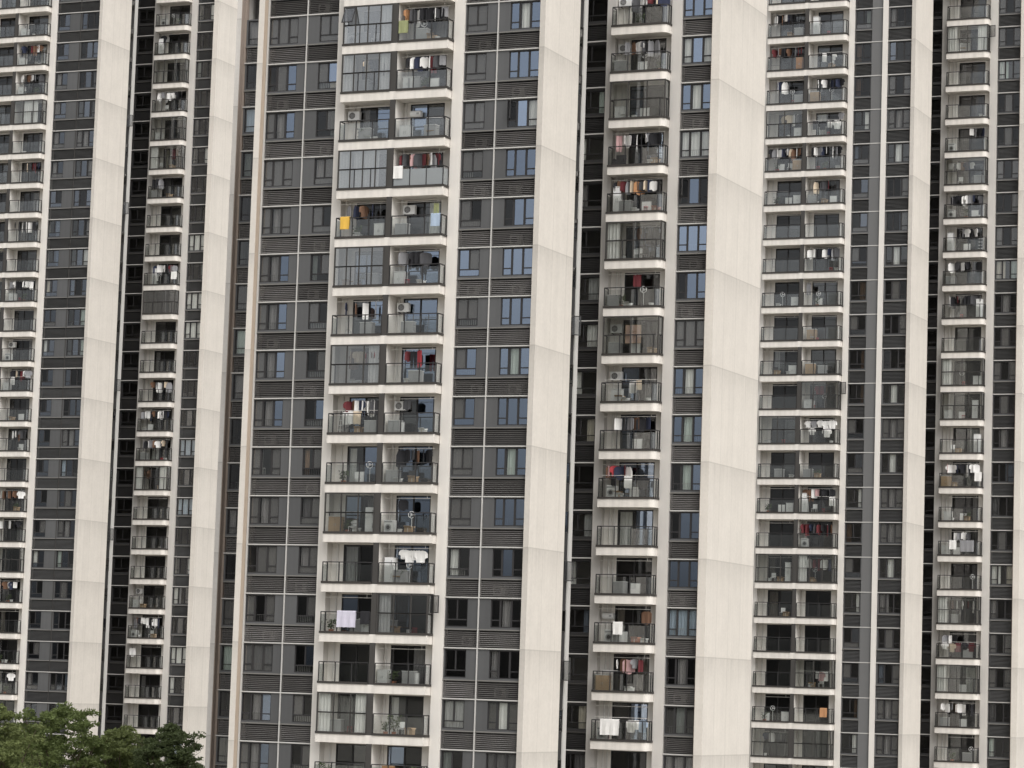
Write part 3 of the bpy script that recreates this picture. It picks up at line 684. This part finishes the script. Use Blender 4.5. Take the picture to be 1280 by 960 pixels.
def build_tower(tw):
    n0, n1 = tw['n0'], tw['n1']; zt = 3 * (n1 + 2); O = tw['o']; P = tw['pw']; yb = tw['yb']; dx = tw['dx']; ye = tw['ye']; key = tw['key']
    full = key == 'C'; zb_, ztp = 3 * n0, 3 * n1 + 3
    # dark interior: back walls of rooms, storey slabs
    b = MB()
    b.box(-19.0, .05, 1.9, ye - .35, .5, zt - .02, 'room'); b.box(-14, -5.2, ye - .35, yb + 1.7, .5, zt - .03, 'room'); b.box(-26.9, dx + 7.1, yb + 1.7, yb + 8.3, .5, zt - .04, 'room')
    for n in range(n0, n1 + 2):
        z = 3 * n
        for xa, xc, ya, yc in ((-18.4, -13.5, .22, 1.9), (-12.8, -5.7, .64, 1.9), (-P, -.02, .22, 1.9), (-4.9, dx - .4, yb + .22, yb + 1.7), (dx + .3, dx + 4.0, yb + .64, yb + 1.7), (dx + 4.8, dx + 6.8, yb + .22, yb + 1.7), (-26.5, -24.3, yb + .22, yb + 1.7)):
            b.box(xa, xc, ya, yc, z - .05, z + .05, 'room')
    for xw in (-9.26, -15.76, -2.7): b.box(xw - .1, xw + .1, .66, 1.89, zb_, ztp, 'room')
    # louvre backs
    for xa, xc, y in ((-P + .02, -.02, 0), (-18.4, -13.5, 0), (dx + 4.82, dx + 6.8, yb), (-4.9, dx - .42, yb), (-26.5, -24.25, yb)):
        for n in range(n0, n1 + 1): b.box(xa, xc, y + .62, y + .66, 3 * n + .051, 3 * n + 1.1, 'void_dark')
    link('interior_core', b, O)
    # podium below the storeys in view
    b = MB()
    for xa, xc, ya, yc in ((-18.45, -13.5, .02, 1.8), (-12.9, -5.65, .3, 1.8), (-P, 0, .02, 1.8), (-5, dx + 6.9, yb + .02, yb + 1.6), (-26.6, -24.2, yb + .02, yb + 1.6)): b.box(xa, xc, ya, yc, 0, zb_ - .06, 'plaster_shaded')
    link('podium_wall', b, O)
    # piers and columns
    b = MB(); b.box(.06, .40, -.25, 0.0, 0, zt, 'stone'); b.box(.12, .40, 0.0, ye - 1.25, 0, zt, 'stone'); link('pier', b, O)
    link('pier_edge', MB().box(-.02, .055, -.06, .1, 0, zt, 'brown_stone'), O)
    if tw['slot']:
        link('pillar', MB().box(-.1, .40, ye - .55, ye, 0, zt, 'white_trim'), O)
        link('slot_wall', MB().box(.20, .335, ye - 1.24, ye - .56, 0, zt, 'shaded_panel'), O)
        for n in range(n0, n1 + 1):
            w = MB(); z = 3 * n
            w.box(.34, .375, ye - 1.2, ye - .6, z + 1.2, z + 1.26, 'frame_grey'); w.box(.34, .375, ye - 1.2, ye - .6, z + 2.5, z + 2.56, 'frame_grey')
            w.box(.34, .375, ye - 1.2, ye - 1.15, z + 1.26, z + 2.5, 'frame_grey'); w.box(.34, .375, ye - .65, ye - .6, z + 1.26, z + 2.5, 'frame_grey')
            w.box(.342, .352, ye - 1.15, ye - .65, z + 1.26, z + 2.5, 'glass_dark')
            wo_ = link('bathroom_window', w, O)
            if n in tw['sidesash']:
                q = MB(); fr_rect(q, 0, .55, 0, 1.2, .05, -.02, .02, 'frame_dark'); q.box(.05, .5, -.004, .004, .05, 1.15, 'glass_dark')
                link('open_sash', q, wo_, (.41, ye - 1.1, z + 1.28), R(20))
    else:
        link('pillar', MB().box(-.1, .39, ye - 1.24, ye, 0, zt, 'stone'), O)
    link('wing_end_wall', MB().box(-19.1, -.12, ye - .3, ye - .02, 0, zt, 'plaster_shaded'), O)
    link('column', MB().box(-5.64, -P - .02, -.14, .5, 0, zt, 'plaster'), O)
    link('column', MB().box(-13.52, -12.88, -.2, .5, 0, zt, 'plaster'), O)
    b = MB().box(-18.98, -18.60, -.50, 1.2, 0, zt, 'stone').box(-18.598, -18.57, -.46, .02, 0, zt, 'tan_stone').box(-18.60, -18.52, .025, .3, 0, zt, 'plaster'); link('pier', b, O)
    link('wing_side_wall', MB().box(-19.1, -18.9, 1.2, ye - .3, 0, zt, 'stone'), O)
    # balcony back walls
    def back(xs, y, name='back_wall'):
        def one():
            q = MB()
            for x0, x1, dr in xs: q.box(x0, x1, 0, .16, 3.07 if dr else .72, 3.72, 'inner_wall')
            return q
        for n in range(n0, n1 + 1): link(name, cached((name, tuple(xs)), one), O, (0, y, 3 * n))
    back([(-12.88, -12.10, 0), (-12.10, -9.85, 1), (-9.85, -8.67, 0), (-8.67, -6.37, 1), (-6.37, -5.64, 0)], .45)
    back([(dx + .2, dx + 1.12, 0), (dx + 1.12, dx + 3.5, 1), (dx + 3.5, dx + 4.06, 0)], yb + .45)
    # back block columns and pier
    link('column', MB().box(dx - .38, dx + .22, yb - .06, yb + .6, 0, zt, 'plaster_shaded'), O)
    link('column', MB().box(dx + 4.06, dx + 4.74, yb - .14, yb + .6, 0, zt, 'plaster_shaded'), O)
    b = MB().box(dx + 6.92, dx + 7.46, yb - .55, yb + .1, 0, zt, 'stone').box(dx + 7.14, dx + 7.46, yb + .1, yb + 8.4, 0, zt, 'stone'); link('pier', b, O)
    link('pier_edge', MB().box(dx + 6.84, dx + 6.915, yb - .4, yb + .1, 0, zt, 'brown_stone'), O)
    # the far end of the building behind the wing
    b = MB().box(-27.16, -26.82, yb - .40, yb + 1.2, 0, zt, 'soft_grey_stone').box(-26.818, -26.77, yb - .38, yb + .1, 0, zt, 'brown_stone').box(-26.768, -26.62, yb + .02, yb + .3, 0, zt, 'brown_stone'); link('pier', b, O)
    link('rear_wall', MB().box(-27.2, dx + 7.1, yb + 8.31, yb + 8.45, 0, zt, 'plaster_shaded').box(-27.2, -27.0, yb + 1.2, yb + 8.3, 0, zt, 'plaster_shaded'), O)
    link('recess_side_wall', MB().box(-5.19, -5.0, ye, yb + 1.6, 0, zt, 'plaster_shaded').box(-24.2, -14.0, yb, yb + .2, 0, zt, 'plaster_shaded').box(-14.2, -14.02, ye, yb, 0, zt, 'plaster_shaded'), O)
    b = MB(); b.box(-27.3, dx + 7.4, yb - .5, yb + 8.4, zt + .002, zt + .3, 'plaster_shaded'); b.box(-19.1, .4, -.2, yb - .5, zt + .002, zt + .3, 'plaster_shaded'); link('roof', b, O)
    # downpipes
    for x, y in ((-12.45, .36), (-8.93, .36), (-9.75, .36), (dx + .62, yb + .36), (dx + .9, yb + .38)):
        link('downpipe', MB().tube((x, y, 0), (x, y, zt), .055, 'pipe_white', n=8), O)
    # right-hand window panel
    mx = tw['mull']
    facade_wall(tw, [(-P, -P + .06, 0), (-P + .06, -P + 1.46, 1), (-P + 1.46, -2.0 + tw['bsh'], 0), (-2.0 + tw['bsh'], -.02, 1)], 0, n0, n1, 'grey_panel')
    bands(tw, -P, .05, 0, n0, n1)
    link('mullion', MB().box(mx[0], mx[1], tw['my'], .0, zb_, zt, 'white_trim' if full or key == 'L' else 'plaster'), O) if key != 'L' else link('mullion', MB().box(mx[0], mx[1], -.05, -.004, zb_, zt, 'frame_grey'), O)
    if key == 'R': link('fin_panel', MB().box(-P + 1.55, mx[0] - .02, -.04, -.003, zb_, zt, 'mid_grey_panel'), O)
    slat = 'slat_grey' if full else 'slat_dark'
    bw = 2.0 - tw['bsh'] - .02
    for n in range(n0, n1 + 1):
        z = 3 * n
        window(tw, 'casement_window', 'casement', -P + .06, 0, z + 1.25, 1.40, 1.665, tw['sa'](n))
        window(tw, 'triple_window', 'triple', -2.0 + tw['bsh'], 0, z + 1.25, round(bw, 3), 1.665, tw['sb'](n))
        if full:
            w1, w2 = round(mx[0] + P - .04, 3), round(-mx[1] - .04, 3)
            link('louvre_panel', cached(('louvre', w1, slat), lambda: louvre_mesh(w1, slat)), O, (-P + .02, 0, z + .11)); link('louvre_panel', cached(('louvre', w2, slat), lambda: louvre_mesh(w2, slat)), O, (mx[1] + .02, 0, z + .11))
        else:
            w1 = round(P - .04, 3); link('louvre_panel', cached(('louvre', w1, slat), lambda: louvre_mesh(w1, slat)), O, (-P + .02, 0, z + .11))
    # left-hand window panel
    if full:
        facade_wall(tw, [(-18.46, -18.44, 0), (-18.44, -16.42, 1), (-16.42, -14.93, 0), (-14.93, -13.53, 1)], 0, n0, n1, 'grey_panel')
        link('mullion', MB().box(-15.80, -15.735, -.08, .0, zb_, zt, 'white_trim'), O); link('pier_edge', MB().box(-18.55, -18.45, -.09, -.0, 0, zt, 'white_trim'), O)
        for n in range(n0, n1 + 1):
            z = 3 * n
            window(tw, 'triple_window', 'triple', -18.44, 0, z + 1.25, 2.02, 1.665, tw['sl'](n)); window(tw, 'casement_window', 'casement', -14.93, 0, z + 1.25, 1.40, 1.665, tw['sla'](n))
            link('louvre_panel', cached(('louvre', 2.6, slat), lambda: louvre_mesh(2.6, slat)), O, (-18.43, 0, z + .11)); link('louvre_panel', cached(('louvre', 2.15, slat), lambda: louvre_mesh(2.15, slat)), O, (-15.70, 0, z + .11))
        bands(tw, -18.44, -13.52, 0, n0, n1)
    else: link('facade_panel', MB().box(-18.46, -13.53, 0, .2, zb_, zt, 'grey_panel'), O)
    # window column of the back block, the dark light-well facade, the far strip
    facade_wall(tw, [(dx + 4.76, dx + 4.80, 0), (dx + 4.80, dx + 6.80, 1), (dx + 6.80, dx + 6.83, 0)], yb, n0, n1, 'grey_panel'); bands(tw, dx + 4.76, dx + 6.84, yb, n0, n1)
    rf = lambda: MB().box(-5.0, -2.32, 0, .2, .06, 2.94, 'shaded_panel').box(-2.32, dx - .4, 0, .2, 1.06, 1.3, 'shaded_panel').box(-2.32, dx - .4, 0, .2, 2.82, 2.94, 'shaded_panel').box(-2.3, dx - .4, -.03, -.002, 1.1, 1.17, 'frame_grey')
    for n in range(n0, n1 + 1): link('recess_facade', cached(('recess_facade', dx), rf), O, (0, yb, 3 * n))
    bands(tw, -5.0, dx - .39, yb, n0, n1)
    if full: facade_wall(tw, [(-26.6, -26.5, 0), (-26.5, -24.3, 1), (-24.3, -24.2, 0)], yb, n0, n1, 'grey_panel'); bands(tw, -26.65, -24.2, yb, n0, n1)
    rw = round(dx - .4 + 2.3, 3)
    for n in range(n0, n1 + 1):
        z = 3 * n
        window(tw, 'triple_window', 'triple', dx + 4.80, yb, z + 1.25, 2.0, 1.665, tw['sw'](n))
        link('louvre_panel', cached(('louvre', 2.0, slat), lambda: louvre_mesh(2.0, slat)), O, (dx + 4.80, yb, z + .11))
        window(tw, 'recess_window', 'strip', -2.3, yb, z + 1.3, rw, 1.52, tw['sr'](n))
        link('recess_louvre', cached(('louvre', rw, 'shaded_panel'), lambda: louvre_mesh(rw, 'shaded_panel')), O, (-2.3, yb, z + .11))
        if full:
            window(tw, 'strip_window', 'strip', -26.5, yb, z + 1.25, 2.2, 1.665, tw['ss'](n)); link('strip_louvre', cached(('louvre', 2.2, slat), lambda: louvre_mesh(2.2, slat)), O, (-26.5, yb, z + .11))
    # balconies
    NM = tw['nm']
    for n in range(n0, n1 + 1):
        if n in tw['dbl']:
            l, r_ = (tw['dbl'][n].split('|') + [''])[:2]; d = tw['top2'] - n; od = ORD[d] if 0 <= d < len(ORD) else 'uppermost cut off'
            double_balcony(tw, n, l, r_, f"in left bay, {od} double balcony down, {NM}", f"in right bay, {od} double balcony down, {NM}")
        if n in tw['sgl']:
            d = tw['top1'] - n; od = ORD[d] if 0 <= d < len(ORD) else 'uppermost cut off'
            single_balcony(tw, n, tw['sgl'][n], f"in {od} single balcony down, {NM}")

RS = random.Random(5)
def rnd(*opts):
    return lambda n: RS.choice(opts)
def table(d, *opts):
    return lambda n: d[n] if n in d else RS.choice(opts)

# contents of the bays, one entry per storey: left bay | right bay
C2 = {20: '|', 19: '|', 18: 'E4marp wm@.02|h:odkkkdg t:e@.1 cabg@.4 bktw@.8', 17: 'E4mlrp|ac@.15 h:dwwrg cabw@.1', 16: 'ac@0 boxw@.55 bktw@.7|cabw@.05 wh@.2',
      15: 'E4mwlp|F h:rnprwrp t:w@.1', 14: 'h:gbb t:y@.17 cabw@.95 chk@.5|ac@.12 cabg@.05 h:e@.85 t:m@.9', 13: 'E4mp bktw@.2 box@.1|h:gkk@.4 cabw@.05 boxw@.6 B',
      12: 'h:bw|ac@.05 cabg@.3 B', 11: 'E3mrp cabw@.95|h:rx@.5 boxw@.35 bkt@.55 B', 10: 'q:wwc@.45 cabg@.9 lad@.1|ac@.08 cabg@.05 h:d@.4', 9: 'pl@.2 fan@.9|h:kdk@.6 armc B'.replace(' armc', ' cabg@.05'),
      8: 'E3m fr@1 boxw@.6 cabc@.05|wm@.02 h:k@.4 B', 7: '|fr@.08 H:wwww@.62 cabg@.35 B', 6: 's:v@.52 pl@.02 t:k@.9 cabw@.95|E3mlop cabg@.1', 5: '|cabw@0 chk@.4',
      4: 'E3mlr lad@.95|pl@.1 palm@.32', 3: 'palm@.02|palm@.97 cabo@.2', 2: '|'}
C1 = {20: '', 19: 'ac@0', 18: 'cabg@.02 pl@.95 ac@.02', 17: 'E3m cabw@.05', 16: 'h:pwwwk arm@.05 box@.9 boxw@.8', 15: 'h:krcocw tall@.03 bd@.72 boxw@.45 boxo@.95', 14: 'E2ml ch@.55 bktw@.2',
      13: 'boxw@.35 cabg@.02 bktw@.9 h:r@.55', 12: 'E2 pic@.55 ac@.02 cabg@.08 box@.95', 11: 'q:wc@.6 ac@.05 cabw@.15 bktw@.9', 10: 'h:wgk@.55', 9: 'h:pxr@.2 q:kwk wm@.1 rk@.5', 8: '',
      7: 'cabg@.35', 6: 'wh@.02 wm@.15 t:w@.42 boxo@.75 boxw@.95 h:n@.9', 5: 'h:wpr@.6 cabc@.02 bktw@.7', 4: 's:w@.32 wm@.05 q:wwm@.8', 3: 'cabg@.3', 2: ''}
R2 = {26: '|', 25: '|', 24: 'h:wkwkk cabg@.9|tall@.05 fan@.15', 23: 'h:rnkkr cabo@.95 rk@.1|q:kwkw@.5 rk@.4', 22: 'h:ww@.4 cabg@.95|cabc@.05', 21: 'E2m cabw@.95|q:dkww h:g@.9', 20: 'h:kgwkwcw bkt@.2 cabc@.95|h:kgwwk boxw@.95 bktw@.9',
      19: 'rk@.4 chk@.3 cabw@.98|cabg@.05', 18: '|', 17: 'rk@.3|h:wkwg boxw@.98', 16: 'cabw@.98|h:g@.1', 15: '|cabc@.12 bkt@.3', 14: 'chk@.3 rk@.35 boxw@.8 cabw@.95|cabc@.1', 13: '|E3o cabw@.05 h:rn@.6', 12: 'E2m boxw@.05 bktw@.15|H:wgwww q:ww bktw@.9',
      11: 'boxw@.98|cabg@.1', 10: 'cabw@.98|h:nnpkd tall@.02 q:kw@.85', 9: '|wm@.05', 8: 'E3 ch@.4 bktw@.6 tall@.95|E3l h:krw', 7: 'box@.9|', 6: '|', 5: '|E2 q:wpw@.7', 4: 'cabw@.98|t:o@.8', 3: 'E2mF h:gwk|E2mF', 2: '|'}
R1 = {26: '', 25: '', 24: 'E2lro cabw@.2', 23: '', 22: 'boxw@.95', 21: 'h:wk@.8 wm@.02', 20: 'E1 ch@.3 cabg@.9', 19: 'h:gkwgk wm@.05 bktw@.9', 18: 'bd@.55 h:kww@.6 lad@.98 tall@.03', 17: 'h:wwg ac@.02 cabg@.05', 16: 'tall@.98', 15: '',
      14: 'E2ml cabw@.95', 13: 'E3m tall@.9 cabw@.05', 12: 'fan@.95 tall@.98', 11: 'h:pwkww cabc@.02 t:w@.95', 10: 'cabw@.1 boxw@.2', 9: 's:g@.7 t:w@.35 h:ww@.55 cabw@.05', 8: 'fan@.9', 7: 'E3l h:kwr cabg@.3', 6: 'q:wcrkr h:gw@.3', 5: 'E2l fan@.85', 4: 'h:wgwk cabg@.1', 3: 'fan@.95', 2: ''}
L2 = {28: '|', 27: '|', 26: '|cabw@.05', 25: '|cabw@.02 boxw@.7', 24: '|h:wkwk cabw@.05', 23: '|E3mw', 22: '|bktw@.3', 21: '|', 20: '|', 19: '|h:kwwk', 18: '|', 17: '|h:gwkww cabw@.1', 16: '|', 15: '|ac@.05 wm@.05', 14: '|cabw@.05 q:w@.4', 13: '|rk@.3 boxw@.2', 12: '|', 11: '|',
      10: '|h:wgkw', 9: '|h:wwk', 8: '|E2m', 7: '|h:kww@.6 cabw@.02', 6: '|', 5: '|pl@.3 bktw@.6', 4: '|h:wkw', 3: '|', 2: '|'}
L1 = {28: '', 27: 'wm@.1', 26: 'ac@.05 h:k@.2 tall@.02', 25: 'E3m', 24: 'h:wgwk fan@.1 bktw@.9', 23: 'E3m cabw@.1', 22: 'E2l', 21: 'h:kk@.15 cabg@.05', 20: '', 19: '', 18: 'chk@.3 t:w@.95 tall@.2', 17: 'E3mg', 16: '', 15: '', 14: '', 13: 'h:gwkkwk rk@.6 boxw@.05', 12: 'h:gkwkwc cabg@.1 bkt@.8 bktw@.95',
      11: 'E4rl', 10: '', 9: '', 8: '', 7: 'ac@.02 cabw@.05', 6: 'h:gkwkw wm@.02 boxw@.15', 5: 'h:w@.08', 4: '', 3: '', 2: ''}
TOW = [dict(key='C', S0=-68.10, D0=158.40, zb=-.79, n0=3, n1=19, yb=11.7, ye=6.5, dx=0.0, pw=4.95, mull=(-2.80, -2.735), my=-.08, bsh=0.0, rad2=0.0, clutter=.9, slot=True, sidesash={5, 7, 12}, dbl=C2, sgl=C1, top2=18, top1=19, nm='near tower',
            label='nearest pale apartment tower in the middle, with wide grey window panels beside its balconies',
            sa=table({19: 'w/f', 18: 'g', 17: 'g/l', 16: 'g/h', 9: 'g/Hl', 8: 'g/l', 7: 'w/Hl', 6: 'k', 5: 'k', 4: 'w/f', 3: 'k/h'}, 'ggw/l', 'gkg/l', 'gbb/l', 'bgb/l'),
            sb=table({19: 'bwb/cl', 18: 'bwb/c', 17: 'bbb', 16: 'kbw/Hs', 15: 'bbb', 14: 'kbb', 13: 'bbb', 12: 'bbb', 11: 'bwb/C', 10: 'bbb', 9: 'bwb/Cl', 8: 'bbb/l', 7: 'kbk', 6: 'k/c', 5: 'k/h', 4: 'w/c', 3: 'k/f'}, 'bbb'),
            sl=rnd('gkg/cl', 'kgk/hh', 'gkb/cl', 'g/fl', 'kgb/l', 'kkb/cl', 'gwg/Hl', 'gwk/l', 'gkg/hl', 'kgg/h'), sla=rnd('gkg/l', 'kgw/l', 'kgk/h', 'kgg/f', 'wgk/ql', 'gbw/hl', 'kbw/l', 'gkw/l', 'g'),
            sw=table({19: 'bbb', 18: 'wbw/HH', 17: 'bwb/c', 16: 'w/fl', 15: 'kbk/s', 14: 'bbb/l', 13: 'kbb', 12: 'g/fl', 11: 'bwb/cl', 10: 'bwb/Cl', 9: 'kwb/Cl', 8: 'kbb', 7: 'bbb/h', 6: 'w/fl', 5: 'k/c', 4: 'k/Cl', 3: 'k/f'}, 'bbb'),
            sr=rnd('k', 'k/h', 'w/h', 'k/l'), ss=rnd('k/h', 'g/l', 'k/Hl', 'w/h', 'k/l')),
       dict(key='L', S0=-153.92, D0=246.37, zb=-.01, n0=2, n1=28, yb=11.2, ye=6.5, dx=0.0, pw=4.95, mull=(-2.25, -2.19), my=-.05, bsh=-.1, rad2=.25, clutter=.6, slot=True, sidesash={9, 14, 20, 23}, dbl=L2, sgl=L1, top2=27, top1=27, nm='left tower',
            label='pale apartment tower at the left, farther back and rising behind the trees',
            sa=rnd('kbb', 'bbg', 'wbb/h', 'gbb/l', 'kgb', 'kbg/H', 'bkb'), sb=rnd('kbk/h', 'bkb/H', 'wbk/h', 'bkk', 'gkb/c', 'wbw/hl', 'kbb', 'bgb/l'), sw=rnd('k', 'kgk', 'k/h', 'w/f', 'k/l', 'wkw/H'), sr=rnd('k'), sl=None, sla=None, ss=None),
       dict(key='R', S0=-68.90, D0=242.00, zb=.07, n0=2, n1=26, yb=9.9, ye=5.3, dx=.40, pw=5.12, mull=(-2.55, -2.12), my=-.22, bsh=.02, rad2=.25, clutter=.8, slot=False, sidesash=set(), dbl=R2, sgl=R1, top2=24, top1=25, nm='right tower',
            label='pale apartment tower at the right, farther back behind the nearest tower',
            sa=rnd('kgk', 'kkg/h', 'gkb', 'w/H', 'kbg/l', 'k/q'), sb=rnd('kgk', 'gkg', 'kkg/h', 'w/hl', 'gkg/c', 'w/c', 'bkk', 'kgb/l', 'k/Hl'), sw=rnd('gkg', 'k/h', 'k/c', 'kgk/l', 'gkg/H', 'w/hh'), sr=rnd('k'), sl=None, sla=None, ss=None)]
for tw in TOW:
    tw['o'] = empty('apartment_tower', to_world(tw, 0, 0, 0), -TH)
    tag(tw['o'], tw['label'], 'apartment tower', 'apartment towers')
    build_tower(tw)

# ------------------------------------------------------------------ air conditioners behind the louvres of the near tower
RA = random.Random(11)
tC = TOW[0]
for n in range(4, 20):
    for x, colname in ((-3.7, 'left side of right window panel'), (-1.3, 'right side of right window panel'), (-17.2, 'left side of left window panel'), (-14.6, 'right side of left window panel')):
        if RA.random() < .42:
            o = empty('air_conditioner', to_world(tC, x + RA.uniform(-.3, .3), .36, 3 * n + .16), -TH); it_ac(o, 'unit_grey', 'frame_grey')
            tag(o, f"air conditioner behind {ORD[19 - n]} louvre down, {colname}", 'air conditioner', 'air conditioners behind louvres')
    if RA.random() < .4:
        o = empty('air_conditioner', to_world(tC, 5.8 + RA.uniform(-.4, .4), 11.7 + .36, 3 * n + .16), -TH); it_ac(o, 'unit_grey', 'frame_grey')
        tag(o, f"outdoor air conditioner behind {ORD[19 - n]} louvre down, near tower's narrow window column", 'air conditioner', 'air conditioners behind louvres')

# ------------------------------------------------------------------ trees
def tree(px, dist, top, rad, seed, lm, label, dens=1.0):
    r = random.Random(seed); x = (px - 640 - 12) / F_PX * dist
    o = empty('tree', (x, dist, 0)); tag(o, label, 'tree', 'trees in front of the left tower')
    b = MB(); b.tube((0, 0, 0), (.15, 0, top * .42), .26, 'bark', .17, 9)
    tips = []
    for i in range(11):
        a = i * 2.4 + r.random(); q = rad * (.35 + .55 * r.random()); zz = top * (.62 + .32 * r.random())
        m_ = Vector((q * .45 * math.cos(a), q * .45 * math.sin(a), top * (.45 + .12 * r.random()) + .8)); e = Vector((q * math.cos(a), q * math.sin(a), zz))
        b.tube((.15, 0, top * (.36 + .05 * r.random())), m_, .11, 'bark', .07, 6); b.tube(m_, e, .07, 'bark', .02, 5); tips.append(e)
        for k in range(3):
            e2 = m_.lerp(e, .5 + .2 * k) + Vector((r.uniform(-1, 1), r.uniform(-1, 1), r.uniform(.1, .9))) * rad * .3
            b.tube(m_.lerp(e, .4 + .2 * k), e2, .035, 'bark', .01, 4); tips.append(e2)
    link('trunk', b, o)
    c = MB(); nc = int(300 * dens)
    for i in range(nc):
        a = r.random() * 6.283; u = r.random() ** .5; zf = r.random()
        prof = math.sqrt(max(.03, 1 - max(0, (zf - .25) / .75) ** 2.2))
        q = rad * u * prof * (.85 + .3 * r.random()); z = top * (.50 + .485 * zf) - .16 * rad * u * u
        ctr = Vector((q * math.cos(a), q * math.sin(a), z)); s = r.uniform(.30, .62)
        if r.random() < .25: ctr = r.choice(tips) + Vector((r.gauss(0, .2), r.gauss(0, .2), r.gauss(0, .2)))
        for k in range(int(62 * s / .45)):
            d = Vector((r.gauss(0, 1), r.gauss(0, 1), r.gauss(0, .55)))
            d = d.normalized() * (s * r.random() ** .4); d.z *= .6
            leaf(c, ctr + d, r.uniform(.09, .17), r, lm, .3)
    link('crown', c, o)
tree(26, 205, 12.7, 3.4, 1, 'leaf_a', 'light green leafy tree at the bottom left corner')
tree(108, 214, 12.9, 3.7, 2, 'leaf_b', 'mid green round topped tree, tallest beside the left tower pier')
tree(186, 222, 11.3, 3.4, 3, 'leaf_a', 'low olive green tree between the two taller trees')
tree(241, 217, 11.6, 2.9, 4, 'leaf_c', 'dark green tree tucked beside the near tower corner')
tree(64, 228, 10.6, 3.0, 5, 'leaf_b', 'lower green tree behind the corner tree')
